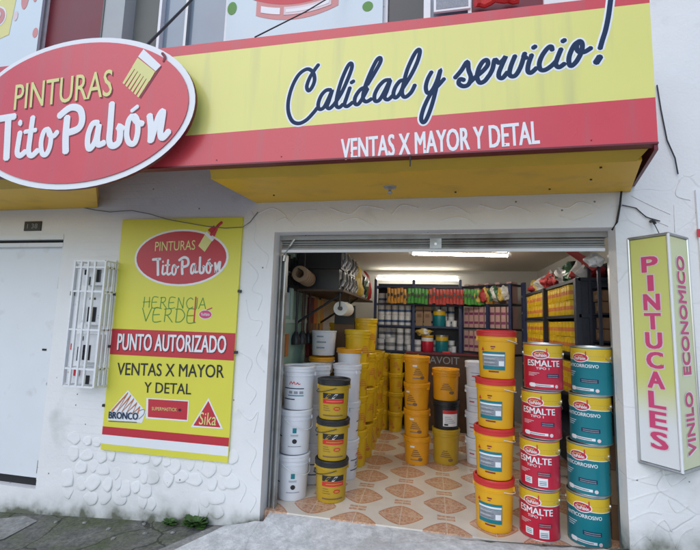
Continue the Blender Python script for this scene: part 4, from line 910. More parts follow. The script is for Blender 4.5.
# interior yellow and orange pails
def small_print(mb, Mk, col, sc_=1.0, z=.15):
    for k in range(4): g_grid(mb, Mk, (-.07+.01*k)*sc_, (.06-.015*k)*sc_, z+.022*k, z+.010+.022*k, .0022, col, 6)
    g_oval(mb, Mk, .05*sc_, z-.03, .03*sc_, .02, .0022, col)
yl, My = pail('paint_pail', 'x', 'paint pail', 'yellow pails along the left of the shop', P_YEL, P_YEL, h=.385, rb=.136, rt=.150, seg=32)
mb = MB(); small_print(mb, My, ORANGE_P, 1.0, .14); mb.build('label', yl, smooth=False, fix=False)
stk = [(.535, 1.46, 4, -.06), (.575, 1.785, 4, .085), (.565, 2.10, 3, 0), (.56, 2.415, 3, 0), (.565, 2.73, 3, 0), (.555, 3.05, 3, 0), (.20, 1.56, 2, .0), (.245, 1.87, 4, .02), (.24, 2.19, 4, 0), (.24, 2.51, 4, 0), (.24, 2.83, 4, 0)]
where = ['nearest yellow stack behind the white pails', 'tall yellow stack under the paper roll', 'third yellow stack along the left aisle', 'fourth yellow stack along the left aisle', 'fifth yellow stack along the left aisle', 'last yellow stack along the left aisle', 'short stack under the printed white tub', 'rear row yellow stack by the left wall', 'rear row stack by the left wall under the white bags', 'second last rear row stack by the left wall', 'deepest yellow stack by the left wall']
first = True
for (x, y, n_, dz), wh in zip(stk, where):
    for i in range(n_):
        p_ = .404 if dz >= 0 else .385
        z = p_*i + (dz if dz > 0 and i == n_-1 else 0); 
        if dz > 0: z = (p_+dz/(n_-1))*i if n_ > 1 else 0
        rz = R(random.uniform(10, 70)); lab = f'{["bottom","second lowest","third lowest","topmost"][i] if n_ == 4 else ORD[i]} pail in the {wh}'
        jx = random.uniform(-.012, .012)
        if first: yl.location = (x, y, z); yl.rotation_euler.z = rz; yl['label'] = lab; first = False
        else: dup(yl, (x+jx, y, z), rz, lab)
# smaller yellow pails at the back
sy, Ms = pail('paint_pail', 'x', 'paint pail', 'small yellow pails stacked at the back of the aisle', P_YEL, P_YEL, h=.275, rb=.098, rt=.110, seg=28)
mb = MB(); small_print(mb, Ms, ORANGE_P, .7, .10); mb.build('label', sy, smooth=False, fix=False)
first = True
for (x, y, n_), wh in zip(((.665, 3.2, 4), (.885, 3.10, 4), (1.115, 3.22, 4)), ('left', 'middle', 'right')):
    for i in range(n_):
        lab = f'{["bottom","second lowest","third lowest","topmost"][i]} small yellow pail in the {wh} stack before the back counter'; rz = R(random.uniform(-40, 40))
        if first: sy.location = (x, y, 0); sy['label'] = lab; first = False
        else: dup(sy, (x, y, .292*i), rz, lab)
og, Mg = pail('paint_pail', 'x', 'paint pail', 'orange pails stacked in the aisle', P_ORA, P_ORA, h=.298, rb=.140, rt=.152, seg=36)
mb = MB(); small_print(mb, Mg, BROWN, .9, .10); g_grid(mb, Mg, -.07, -.02, .20, .22, .0022, WHITE_PRINT, 5); g_grid(mb, Mg, -.07, .05, .055, .07, .0022, KRAFT, 6); mb.build('label', og, smooth=False, fix=False)
for i in range(4):
    lab = f'{["bottom","second lowest","third lowest","topmost"][i]} orange pail of the four high stack in the aisle'
    if i == 0: og.location = (1.258, 1.745, 0); og['label'] = lab
    else: dup(og, (1.258-.004*i, 1.745, .313*i), R(random.uniform(-25, 15)), lab)
m2, Mq = pail('paint_pail', 'dark yellow pail on the floor beneath the black pail', 'paint pail', None, P_MUST, P_MUST, h=.385, rb=.145, rt=.158, loc=(1.605, 1.86, 0))
mb = MB(); small_print(mb, Mq, BROWN, 1, .09); mb.build('label', m2, smooth=False, fix=False)
m3, Mq = pail('paint_pail', 'black pail with white and red label between two yellow pails', 'paint pail', None, BLACK, BLACK, h=.315, rb=.148, rt=.156, loc=(1.605, 1.86, .405), rotz=R(8))
mb = MB(); g_grid(mb, Mq, -.06, .125, .04, .225, .0022, WHITE_PRINT, 10); g_grid(mb, Mq, -.06, .125, .185, .225, .0034, P_RED, 10)
for k in range(4): g_grid(mb, Mq, -.04, .09-.02*k, .08+.022*k, .087+.022*k, .0034, GREY_P, 8)
g_grid(mb, Mq, -.045, .0, .05, .07, .0034, BLACK_P, 4); mb.build('label', m3, smooth=False, fix=False)
m4, Mq = pail('paint_pail', 'orange yellow pail on top of the black pail', 'paint pail', None, P_ORA, P_ORA, h=.355, rb=.146, rt=.158, loc=(1.60, 1.86, .738), rotz=R(5))
mb = MB(); small_print(mb, Mq, BROWN, 1.1, .13); mb.build('label', m4, smooth=False, fix=False)
ws, Mq = pail('paint_pail', 'x', 'paint pail', 'white pails behind the amber stack', P_WHITE, P_WHITE, h=.285, rb=.125, rt=.138, seg=28)
mb = MB(); g_grid(mb, Mq, -.11, -.05, .12, .135, .0022, RED, 4); g_grid(mb, Mq, -.12, .05, .165, .172, .0022, GREY_P, 6); g_grid(mb, Mq, -.12, .05, .08, .084, .0022, GREY_P, 6); mb.build('label', ws, smooth=False, fix=False)
for i in range(4):
    lab = f'{["bottom","second lowest","third lowest","topmost"][i]} white pail half hidden behind the amber pails'
    if i == 0: ws.location = (1.985, 1.93, 0); ws['label'] = lab
    else: dup(ws, (1.985, 1.93, .303*i), R(random.uniform(-30, 20)), lab)
# orange-lidded tubs and printed white tub at the left
ol, Mq = pail('paint_tub', 'orange lidded white tub standing on the white pail at the left wall', 'paint tub', 'orange lidded tubs on the white pails', P_WHITE, P_ORA, h=.16, rb=.13, rt=.14, seg=32)
ol.location = (.20, .86, 1.19)
ol.location = (.17, 1.22, 1.06)
mb = MB(); mb.lathe([(.13, 0), (.132, .005), (.146, .265), (.150, .27), (.150, .285), (.14, .285)], P_WHITE, 32, (.165, 1.30, 1.256)); 
t = thing('printed_tub', 'white tub with faint grey print on the orange lidded tub', 'paint tub', (0,0,0)); mb.build('body', t)
Mk = cyl_map(.139, 0); MM = lambda a, b, h=0: Mk(a, b, h)+Vector((.165, 1.30, 1.256))
mb = MB(); 
for k in range(6): g_grid(mb, MM, -.07+.02*(k % 2), .06-.015*(k % 3), .05+.032*k, .066+.032*k, .006, GREY_P if k % 2 else PAPER, 6)
mb.build('label', t, smooth=False, fix=False)
for i in range(3): dup(ws, (.17, 1.25, .345*i+.0), R(100), f'{posw(i,3)} white pail under the orange lidded tub', 'white pails under the tubs')
dup(ol, (.475, 1.30+.02, 1.165-.0), 0, 'orange lidded tub leaning against the nearest yellow stack')

# ------------------------------------------------------------------ back shelf with its goods
BY = 3.5
bs = thing('back_shelf', 'navy blue steel shelf unit along the back wall of the shop', 'shelf', (0,0,0))
def shelf_unit(root, posts, levels, depth, m_, top):
    for (x, y) in posts:
        mb = MB(); mb.box((x-.022, y-.02, 0), (x+.022, y+.02, top), m_); mb.build('post', root, smooth=False)
    for z in levels:
        mb = MB(); mb.box((posts[0][0], BY, z-.03), (posts[-1][0], BY+depth, z), m_); mb.build('shelf_board', root, smooth=False)
shelf_unit(bs, [(.48, BY-.022), (1.128, BY-.022), (1.89, BY-.022)], (1.20, 1.622, 1.992, 2.29), .36, SHELF_B, 2.40)
mb = MB(); mb.box((.48, BY+.36, .0), (1.89, BY+.375, 2.36), SHELF_D); mb.build('back_panel', bs, smooth=False)
mb = MB(); mb.box((.48, BY+.02, .0), (1.0, BY+.34, 1.165), SHELF_D); mb.build('base_cabinet', bs, smooth=False)
def shelf_can(name, label, group, r, h, body, lidm, bandm=None, cat='can', seg=18, b0=.25, b1=.75):
    t = thing(name, label, cat, (0,0,0), 0, group)
    mb = MB(); mb.lathe([(r*.97, 0), (r, h*.03), (r, h*.9), (r*.98, h*.92)], body, seg); mb.build('body', t)
    mb = MB(); mb.lathe([(r*1.04, h*.90), (r*1.05, h*.92), (r*1.05, h*.985), (r*1.0, h), (r*.85, h)], lidm, seg); mb.build('lid', t)
    if bandm:
        mb = MB(); mb.lathe([(r*1.012, h*b0), (r*1.012, h*b1)], bandm, seg, cap=False); mb.build('label', t)
    return t
LBLUE = mat('blue_label', (.06, .12, .28), .45, var=.3, scale=25)
c1 = shelf_can('shelf_can', 'x', 'white cans on the back shelf', .054, .172, P_WHITE, P_WHITE, LBLUE, b0=.28, b1=.5)
col = ['first', 'second', 'third', 'fourth', 'fifth']; fst = True
for i, x in enumerate((.575, .69, .805, .92, 1.035)):
    for k in range(2):
        lab = f'white can with blue band, back shelf, {"lower" if k == 0 else "upper"} one in {col[i]} column from left'
        rz = random.uniform(-1, 1)
        if fst: c1.location = (x, BY+.10, 1.624); c1['label'] = lab; fst = False
        else: dup(c1, (x, BY+.10, 1.624+.176*k), rz, lab)
for i, x in enumerate((.575, .69, .805, .92, 1.035)): dup(c1, (x, BY+.12, 1.994), random.uniform(-1, 1), f'white can on the upper back shelf, {col[i]} from the left behind the packets')
c2 = shelf_can('shelf_jar', 'x', 'white jars on the lower back shelf', .058, .185, P_WHITE, P_WHITE, GREY_P, cat='jar', b0=.35, b1=.6)
c2.location = (.90, BY+.10, 1.202); c2['label'] = 'lower white jar in the left jar pair on the lower back shelf'
dup(c2, (.90, BY+.10, 1.39), .4, 'upper white jar in the left jar pair on the lower back shelf')
dup(c2, (1.035, BY+.11, 1.202), .7, 'lower jar in the jar pair beside the blue post'); dup(c2, (1.035, BY+.11, 1.39), .2, 'upper jar in the jar pair beside the blue post')
c3 = shelf_can('shelf_tub', 'wide white tub at the left of the lower back shelf', None, .085, .21, P_WHITE, P_WHITE, GREY_P, cat='tub', b0=.3, b1=.6); c3.location = (.735, BY+.12, 1.202)
dup(c2, (.575, BY+.12, 1.202), .7, 'single white jar in the left corner of the lower back shelf')
c4 = shelf_can('small_jar', 'small white jar in front on the lower back shelf', None, .04, .10, P_WHITE, P_WHITE, None, cat='jar'); c4.location = (1.055, BY+.02, 1.2015)
for i, x in enumerate((1.225, 1.36)):
    t = thing('carton', ('left' if i == 0 else 'right')+' tall brown carton on the back shelf beside the blue post', 'carton', (x, BY+.10, 1.624), 0, 'brown cartons on the back shelf')
    mb = MB(); mb.box((-.06, -.06, 0), (.06, .08, .33), KRAFT); mb.build('box', t, smooth=False); mb = MB(); mb.box((-.035, -.0625, .14), (.035, -.06, .20), BROWN); mb.build('label', t, smooth=False); mb = MB(); mb.box((-.062, -.0615, .24), (.062, -.06, .27), WOOD_D); mb.build('tape', t, smooth=False)
c5 = shelf_can('shelf_can', 'teal can with yellow top on the middle back shelf', 'teal cans on the back shelf', .105, .28, CAN_T, TIN, CAN_Y, b0=.66, b1=.9); c5.location = (1.555, BY+.13, 1.624)
dup(c5, (1.60, BY+.13, 1.202), .5, 'teal can with yellow top on the lower back shelf beside the yellow bag')
for i, x in enumerate((1.70, 1.80)): dup(c4, (x, BY+.06, 1.624), 0, ('left' if i == 0 else 'right')+' small white jar beside the teal can on the middle back shelf')
c6 = shelf_can('shelf_can', 'red labelled can under the yellow bag on the lower back shelf', None, .10, .27, CAN_R, CAN_Y, WHITE_PRINT, b0=.62, b1=.85); c6.location = (1.36, BY+.12, 1.202)
dup(c4, (1.79, BY+.06, 1.202), 0, 'small white jar at the right end of the lower back shelf')
dup(c2, (1.20, BY+.06, 1.202), 0, 'white jar beside the red labelled can on the lower back shelf')
def blob(name, loc, size, m_, label, cat, seed, group=None, mats2=None, rough=.25, rot=(0,0,0)):
    rnd = random.Random(seed); bm = bmesh.new(); bmesh.ops.create_icosphere(bm, subdivisions=3, radius=1)
    ph = [rnd.uniform(0, 6) for _ in range(9)]
    me = bpy.data.meshes.new(name)
    for v in bm.verts:
        c = v.co; d = 1 + rough*(.5*math.sin(c.x*4+ph[0])*math.sin(c.z*5+ph[1]) + .4*math.sin(c.y*7+ph[2]+c.z*4) + .3*math.sin(c.x*11+ph[3])*math.cos(c.z*9+ph[4])); v.co = Vector((c.x*size[0], c.y*size[1], max(c.z, -.72)*size[2]))*d
    bm.to_mesh(me); bm.free(); me.materials.append(m_)
    if mats2:
        me.materials.append(mats2)
        for p in me.polygons: p.material_index = 1 if math.sin(p.center.x*40/size[0]*.08+ph[5]+p.center.z*10) > .45 else 0
    me.polygons.foreach_set('use_smooth', [rnd.random() < .5 for _ in me.polygons])
    o = bpy.data.objects.new(name, me); C.objects.link(o); o.location = loc; o.rotation_euler = rot
    return tag(o, label, cat, group)
nth = ['leftmost', 'second', 'third', 'fourth', 'fifth', 'rightmost']
for i, x in enumerate((1.19, 1.30, 1.41, 1.52, 1.64, 1.76)):
    dup(c1, (x, BY+.28, 1.624), i*.7, f'{nth[i]} white can at the back of the middle bay, middle shelf'); dup(c1, (x, BY+.28, 1.80), i*.9, f'{nth[i]} white can stacked second high at the back of the middle bay')
    dup(c2, (x, BY+.28, 1.202), i*.4, f'{nth[i]} white jar at the back of the middle bay, lower shelf')
    dup(c5, (x+.02*i-.04, BY+.22, 1.994), i*.5, f'{nth[i]} teal can on the top shelf behind the hanging packets') if i in (0, 2, 4) else None
for i, x in enumerate((.57, .68, .79, .90, 1.01)):
    dup(c2, (x, BY+.27, 1.202), i*.5, f'{nth[i]} white jar in the rear line of the left bay, lower shelf'); dup(c2, (x, BY+.27, 1.39), i*.3, f'{nth[i]} white jar stacked in the rear line of the left bay')
BAGY = mat('yellow_bag', (.62, .45, .10), .4, var=.3, scale=15); BAGW = mat('white_bag', (.62, .62, .60), .3, var=.2, scale=14); BAGR = mat('red_bag', (.46, .04, .045), .35, var=.3, scale=14)
BAGK = mat('black_bag', (.02, .025, .025), .3, var=.3, scale=14); BAGG = mat('green_bag', (.05, .16, .07), .35, var=.4, scale=14)
blob('bag', (1.30, BY+.05, 1.515), (.12, .06, .06), BAGY, 'crumpled pale yellow bag on the red labelled can', 'bag', 3, mats2=BAGW, rough=.5)
# counter with its red edge and letters
ct = thing('counter', 'dark counter with maroon edge and silver letters before the back shelf', 'counter', (0,0,0))
mb = MB(); mb.box((1.02, 3.24, 1.175), (2.45, 3.47, 1.205), MAROON); mb.build('counter_top', ct, smooth=False)
mb = MB(); mb.box((1.02, 3.27, .0), (2.45, 3.46, 1.175), WOOD_D); mb.build('counter_front', ct, smooth=False)
mb = MB(); M = plane_map((0, 3.27, 0), (1,0,0), (0,0,1), (0,-1,0)); g_text(mb, M, 'AVOIT', 1.40, 1.035, .46, .115, .004, GREY_P, .0); mb.build('lettering', ct, smooth=False, fix=False)
mb = MB(); mb.box((1.60, 3.238, 1.205), (1.72, 3.30, 1.235), P_RED); tag(mb.build('red_box', None, smooth=False), 'small red box on the counter edge', 'box')

# hanging packet strips across the shop
def packets(x0, x1, n_, m_, label, y=3.30, z0=1.985, z1=2.235):
    t = thing('packet_strip', label, 'packets', (0,0,0), 0, 'packet strips hanging across the shop')
    for k in range(n_):
        a = x0+(x1-x0)*k/n_; b = x0+(x1-x0)*(k+1)/n_ - .004; dz = random.uniform(-.012, .012); dy = random.uniform(-.012, .012)
        vs = []; 
        for i, zz in enumerate((z1, z1-.02, (z0+z1)/2, z0+.02, z0)):
            th = (.002, .010, .018, .010, .002)[i]
            vs += [(a, y+dy, zz+dz), ((a+b)/2, y+dy-th, zz+dz), (b, y+dy, zz+dz), ((a+b)/2, y+dy+th, zz+dz)]
        fs = []
        for i in range(4):
            for q in range(4): fs.append((i*4+q, i*4+(q+1) % 4, i*4+4+(q+1) % 4, i*4+4+q))
        mb = MB(); mb.add(vs, fs, m_); zc = (z0+z1)/2+dz
        mb.box((a+.008, y+dy-.020, zc-.02+.02*math.sin(k*2)), (b-.008, y+dy-.012, zc+.03+.02*math.sin(k*2)), BLACK_P if k % 3 else WOOD_D)
        mb.build('packet', t)
packets(.70, 1.02, 6, ORAP, 'orange packets at the left end of the hanging strip'); packets(1.03, 1.37, 6, GREEN_G, 'green packets next to the orange ones on the hanging strip')
packets(1.38, 1.93, 10, REDP, 'long run of red packets in the middle of the hanging strip'); packets(1.94, 2.25, 6, GREEN_G, 'green packets right of the red run on the hanging strip', 3.27); packets(2.26, 2.50, 4, ORAP, 'yellow packets at the right end of the hanging strip', 3.2)
cable([(.62, 3.30, 2.25), (1.5, 3.30, 2.235), (2.6, 3.18, 2.25)], .005, 'cord carrying the row of hanging packets')

# angled shelf in the back right corner
ang = math.atan2(2.98-3.55, 2.58-1.92); L_ = math.hypot(2.58-1.92, 2.98-3.55)
cs = thing('corner_shelf', 'dark angled shelf with pink cartons in the back right corner', 'shelf', (1.92, 3.55, 0), ang)
for x in (0, L_*.56, L_):
    mb = MB(); mb.box((x-.022, -.02, 0), (x+.022, .02, 2.30), SHELF_B); mb.build('post', cs, smooth=False)
for z in (1.24, 1.62, 2.0, 2.3): mb = MB(); mb.box((0, .021, z-.03), (L_, .32, z), SHELF_D); mb.build('shelf_board', cs, smooth=False)
def carton(loc, rz, label, m_, s_, band, group):
    t = thing('carton', label, 'carton', loc, rz, group); w_, d_, h_ = s_
    mb = MB(); mb.box((-w_/2, 0, 0), (w_/2, d_, h_), m_); mb.build('box', t, smooth=False)
    mb = MB(); mb.box((-w_/2+.002, -.0025, h_*.18), (w_/2-.002, -.0002, h_*.30), band); mb.build('label', t, smooth=False); mb = MB(); mb.box((-w_/2+.002, -.0025, h_*.62), (w_/2-.002, -.0002, h_*.74), band); mb.build('label', t, smooth=False); return t
PURP = mat('purple_band', (.25, .05, .16), .5)
cproto = None
rown = {1.242: 'lower', 1.622: 'middle', 2.002: 'upper'}
for zi, z in enumerate((1.242, 1.622, 2.002)):
    for k in range(9):
        s = .05 + k*(L_-.1)/8; p = Vector((1.92+math.cos(ang)*s-math.sin(ang)*.05, 3.55+math.sin(ang)*s+math.cos(ang)*.05, z))
        lab = f'pink carton in the {rown[z]} row of the corner shelf, number {k+1} of nine from the left'
        lab = f'pink carton, corner shelf, {rown[z]} row, {["leftmost","second","third","fourth","fifth","sixth","seventh","eighth","rightmost"][k]} of nine'
        if cproto is None: cproto = carton(p, ang, lab, PINK_L, (.075, .18, .33), PURP, 'pink cartons on the corner shelf')
        else: 
            if z > 2 and k % 2: continue
            dup(cproto, p, ang, lab)
for k in range(5): blob('bag', (2.02+.12*k, 3.42-.10*k, 2.10+.01*k), (.09, .07, .12), [BAGR, BAGY, BAGR, BAGG, BAGW][k], ['red bag leftmost on top of the corner shelf', 'yellow bag second on top of the corner shelf', 'red bag in the middle on top of the corner shelf', 'green bag fourth on top of the corner shelf', 'white bag rightmost on top of the corner shelf'][k], 'bag', 20+k, 'bags on top of the corner shelf', BAGW if k % 2 else BAGY, .4)

# right wall shelf with yellow cans
rsx = 2.75
rw = thing('wall_shelf', 'dark shelf full of yellow cans along the right wall', 'shelf', (0,0,0))
for y, wd in ((.66, .03), (1.75, .025), (2.88, .06)):
    mb = MB(); mb.box((rsx-.025, y-wd, 0), (rsx+.02, y+wd, 2.30 if y > 2 else 2.12), SHELF_B if y > 2 else SHELF_D)
    if y > 2:
        for k in range(8): mb.box((rsx-.027, y-.02, .4+.24*k), (rsx-.025, y+.02, .43+.24*k), TIN)
    mb.build('post', rw, smooth=False)
for z in (.62, 1.02, 1.42, 1.785, 2.125): mb = MB(); mb.box((rsx, .63, z-.03), (rsx+.34, 2.94, z), SHELF_D); mb.build('shelf_board', rw, smooth=False)
mb = MB(); mb.box((rsx+.022, .645, 0), (rsx+.34, .665, 2.10), SHELF_D); mb.build('side_panel', rw, smooth=False)
mb = MB(); mb.box((rsx+.345, .63, 0), (rsx+.36, 2.94, 2.3), SHELF_D); mb.build('back_panel', rw, smooth=False)
yc = shelf_can('small_can', 'x', 'small yellow cans packed on the right wall shelf', .052, .148, P_YEL, P_YEL, ORANGE_P, seg=16, b0=.35, b1=.62)
rn = {1.02: 'lowest', 1.42: 'middle', 1.785: 'top'}; fst = True
for z in (1.02, 1.42, 1.785):
    for bay, (y0, y1) in enumerate(((.90, 1.70), (1.80, 2.80))):
        for k in range(9):
            for q in range(2):
                y = y0+.05+(y1-y0-.1)*k/8
                lab = f'small yellow can, {rn[z]} right wall shelf, {"front" if bay == 0 else "rear"} bay, {"upper" if q else "lower"} layer, {["nearest","second","third","fourth","fifth","sixth","seventh","eighth","farthest"][k]} column'
                if fst: yc.location = (rsx+.06, y, z); yc['label'] = lab; yc.rotation_euler.z = -1.2; fst = False
                else: dup(yc, (rsx+.06+random.uniform(-.006, .01), y, z+.001+.151*q), random.uniform(-1.6, -.6), lab)
tops = [(.80, BAGR, BAGW, 'red and white bag nearest the door on the right wall shelf'), (1.06, BAGK, BAGG, 'black and green bag beside the nearest red bag on the right wall shelf'), (1.34, BAGG, BAGW, 'green bag on the right wall shelf between dark bags'), (1.62, BAGK, BAGR, 'dark bag in the middle on top of the right wall shelf'), (1.92, BAGR, BAGW, 'red bag on the right wall shelf behind the dark bag'), (2.24, BAGW, BAGR, 'white bag near the rear on the right wall shelf'), (2.58, BAGR, BAGY, 'rearmost red bag on the right wall shelf')]
for k, (y, a, b, lab) in enumerate(tops): blob('bag', (rsx+.14, y, 2.21+.02*math.sin(k)), (.12, .15, .12), a, lab, 'bag', 40+k, 'bags on top of the right wall shelf', b, .45)
# sagging red packet and clear plastic in the upper right corner
mb = MB(); P_ = [(2.62, .55, 2.42), (2.70, .50, 2.36), (2.82, .46, 2.24)]
mb.prism([(2.60, .62, 2.40), (2.64, .60, 2.44), (2.86, .42, 2.20), (2.80, .42, 2.16)], (.02, .06, .015), REDP); mb.prism([(2.60, .66, 2.42), (2.62, .64, 2.45), (2.68, .58, 2.41), (2.64, .60, 2.37)], (-.02, .05, .01), GREEN_G)
tag(mb.build('packet', None, smooth=False), 'slanting red packet hanging under the shutter at the right', 'packet')
blob('bag', (2.79, .34, 2.235), (.07, .05, .06), BAGW, 'small white bag tucked under the shutter at the right jamb', 'bag', 71, rough=.35)
# dark rack of brown packs inside the right jamb
rk = thing('pack_rack', 'dark upright rack of brown packs inside the right jamb', 'rack', (0,0,0))
RX = 2.86
for y in (.42, .64): mb = MB(); mb.box((RX-.025, y-.012, 0), (RX-.001, y+.012, 2.25), SHELF_D); mb.build('upright', rk, smooth=False)
for k in range(9): mb = MB(); mb.box((RX, .436, .1+.24*k), (RX+.28, .624, .115+.24*k), SHELF_D); mb.build('shelf_board', rk, smooth=False)
pk = None
for k in range(8):
    for q in range(2):
        lab = f'brown pack on the dark rack, {"upper" if q else "lower"} pack of the {["lowest","second","third","fourth","fifth","sixth","seventh","topmost"][k]} level'
        if pk is None:
            mb = MB(); mb.box((0, 0, 0), (.24, .17, .095), BROWN); mb.box((-.003, .04, .02), (-.0002, .13, .06), KRAFT); pk = tag(mb.build('pack', None, smooth=False), lab, 'pack', 'brown packs on the dark rack'); pk.location = (RX+.01, .445, .117)
        else:
            c = pk.copy(); C.objects.link(c); c.location = (RX+random.uniform(0, .03), .445, .117+.24*k+.102*q); c['label'] = lab
# bottles and brown cartons between the teal stack and the jamb
for k, (z, m_) in enumerate(((.0, BROWN), (.26, KRAFT), (.52, BROWN), (.78, WOOD_D))):
    mb = MB(); mb.box((2.845, .50, z), (3.05, .76, z+.255), m_); mb.box((2.8425, .56, z+.08), (2.8448, .70, z+.16), KRAFT if m_ is not KRAFT else BROWN)
for k in range(4):
    mb = MB(); mb.box((2.835+.004*(k % 2), .33, .265*k), (3.0, .415, .265*k+.262), (BROWN, KRAFT, BROWN, WOOD_D)[k]); mb.box((2.832, .35, .265*k+.1), (2.8345, .40, .265*k+.17), KRAFT)
    tag(mb.build('carton', None, smooth=False), f'{posw(k,4)} brown carton in the narrow pile between teal cans and right jamb', 'carton', 'brown cartons beside the right jamb')
bt = None
for k, (x, y) in enumerate(((2.865, .345), (2.93, .36), (2.99, .35))):
    t = thing('bottle', ['dark bottle with tan cap nearest the teal cans on the carton pile', 'dark blue bottle in the middle on the carton pile', 'dark bottle against the right jamb on the carton pile'][k], 'bottle', (x, y, 1.062), 0, 'bottles on the brown carton pile')
    mb = MB(); mb.lathe([(.028, 0), (.030, .01), (.030, .17), (.012, .21), (.012, .235)], (BLACK, NAVY, BLACK)[k], 16); mb.build('body', t)
    mb = MB(); mb.lathe([(.014, .236), (.014, .262), (.012, .264)], (KRAFT, TIN, P_WHITE)[k], 12); mb.build('cap', t)
    mb = MB(); mb.lathe([(.0306, .05), (.0306, .12)], (GREY_P, LBLUE, GREY_P)[k], 16, cap=False); mb.build('label', t)

# ------------------------------------------------------------------ left wall: mint panel, high shelf, paper roll
mp = thing('mint_panel', 'mint green framed display panel on the left inside wall', 'panel', (0,0,0))
mb = MB(); mb.box((-.149, .32, 1.10), (-.12, 1.45, 2.45), MINT); mb.build('board', mp, smooth=False)
for (y0, y1, z0, z1) in ((.32, 1.45, 1.62, 1.66), (.86, .90, 1.66, 2.4), (.32, 1.45, 1.10, 1.14)): mb = MB(); mb.box((-.119, y0, z0), (-.10, y1, z1), MINT_L); mb.build('frame_bar', mp, smooth=False)
mb = MB()
for k in range(5): mb.box((-.1195, .36+.10*k, 1.26), (-.112, .44+.10*k, 1.50), (KRAFT, PINK_L, MINT_L, KRAFT, ORANGE_P)[k])
mb.build('sample_card', mp, smooth=False)
mb = MB(); mb.box((-.119, .34, 1.70), (-.110, .80, 2.32), POSTER); mb.box((-.1098, .36, 1.95), (-.108, .78, 2.02), NAVY); mb.box((-.1098, .36, 1.84), (-.108, .70, 1.92), GREY_P); mb.box((-.1098, .36, 2.15), (-.108, .78, 2.28), CAN_T); mb.build('poster', mp, smooth=False)
hs = thing('high_shelf', 'wooden high shelf with dark brackets along the left wall', 'shelf', (0,0,0))
mb = MB(); mb.box((-.145, .95, 1.985), (.46, 3.3, 2.01), WOOD_D); mb.build('shelf_board', hs, smooth=False)
for y in (1.1, 2.1): mb = MB(); mb.tube([(.42, y, 1.98), (-.12, y, 1.62)], .014, BLACK, 8); mb.tube([(-.12, y, 1.98), (-.12, y, 1.6)], .014, BLACK, 8); mb.build('bracket', hs)
# black roller packs on the high shelf
rl = None
for k in range(12):
    r_ = k // 6; c_ = k % 6
    lab = f'black roller pack, high shelf, {"upper" if r_ else "lower"} row, {["nearest","second","third","fourth","fifth","farthest"][c_]} from the door'
    if rl is None:
        rl = thing('roller_pack', lab, 'roller pack', (0,0,0), 0, 'black roller packs on the high shelf')
        mb = MB(); mb.box((-.47, -.085, 0), (.02, .085, .23), BLACK); mb.build('sleeve', rl, smooth=False)
        mb = MB(); mb.tube([(.021, -.04, .03), (.06, -.02, .10), (.04, .03, .20)], .016, STEEL, 8); mb.tube([(.021, .05, .05), (.05, .05, .12)], .02, WHITE_METAL, 8); mb.build('roller_frame', rl)
        rl.location = (.38, 1.06, 2.01)
    else: dup(rl, (.37+.03*random.random(), 1.06+.18*c_, 2.01+.235*r_), random.uniform(-.1, .1), lab)
for k, (y, a, b, lab) in enumerate(((2.20, BAGY, BAGW, 'yellow bag on the high shelf behind the roller packs'), (2.48, BAGW, BAGK, 'white and dark bag on the high shelf beside the yellow bag'), (2.76, BAGW, BAGG, 'white bag farther back on the high shelf'), (3.05, BAGR, BAGW, 'red and white bag at the far end of the high shelf'))):
    blob('bag', (.30, y, 2.20), (.17, .14, .26), a, lab, 'bag', 90+k, 'bags on the high shelf', b, .22)
t = thing('paper_roll', 'white paper roll on a black rod under the high shelf', 'paper roll', (0,0,0))
mb = MB(); N = 32
prof = [(.024, 0), (.077, 0), (.080, .004), (.080, .40), (.077, .404), (.024, .404)]
tmp = MB(); tmp.lathe(prof, PAPER, N, cap=False)
rc = Vector((.415, 1.02, 1.80))
mb.add([(rc.x+v[0], rc.y+v[2], rc.z+v[1]) for v in tmp.v], tmp.f, PAPER); mb.build('roll', t)
mb = MB(); mb.tube([(rc.x, rc.y-.05, rc.z), (rc.x, rc.y+.5, rc.z)], .021, BLACK, 16); mb.tube([(rc.x, rc.y-.04, rc.z), (rc.x, rc.y-.04, 1.985)], .008, BLACK, 8); mb.tube([(rc.x, rc.y+.48, rc.z), (rc.x, rc.y+.48, 1.985)], .008, BLACK, 8); mb.build('rod', t)
tape = None
for k in range(5):
    lab = f'brown tape roll on the rod above the high shelf bracket, {["nearest","second","third","fourth","farthest"][k]} of five'
    if tape is None:
        mb = MB(); N = 24; tmp = MB(); tmp.lathe([(.045, 0), (.085, 0), (.085, .05), (.045, .05), (.045, 0)], KRAFT, N, cap=False)
        mb.add([(v[0], v[2], v[1]) for v in tmp.v], tmp.f, (KRAFT)); tape = tag(mb.build('tape_roll', None), lab, 'tape roll', 'brown tape rolls hanging at the left'); tape.location = (.06, .60, 2.14)
    else:
        c = tape.copy(); C.objects.link(c); c.location = (.06, .60+.066*k, 2.14-.006*k); c['label'] = lab
mb = MB(); mb.tube([(.06, .55, 2.185), (.06, .95, 2.185)], .009, BLACK, 8); mb.tube([(.06, .75, 2.185), (.06, .75, 2.66)], .006, BLACK, 8); tag(mb.build('hanging_rod', None), 'black rod carrying brown tape rolls at the upper left', 'rod')
hb = None
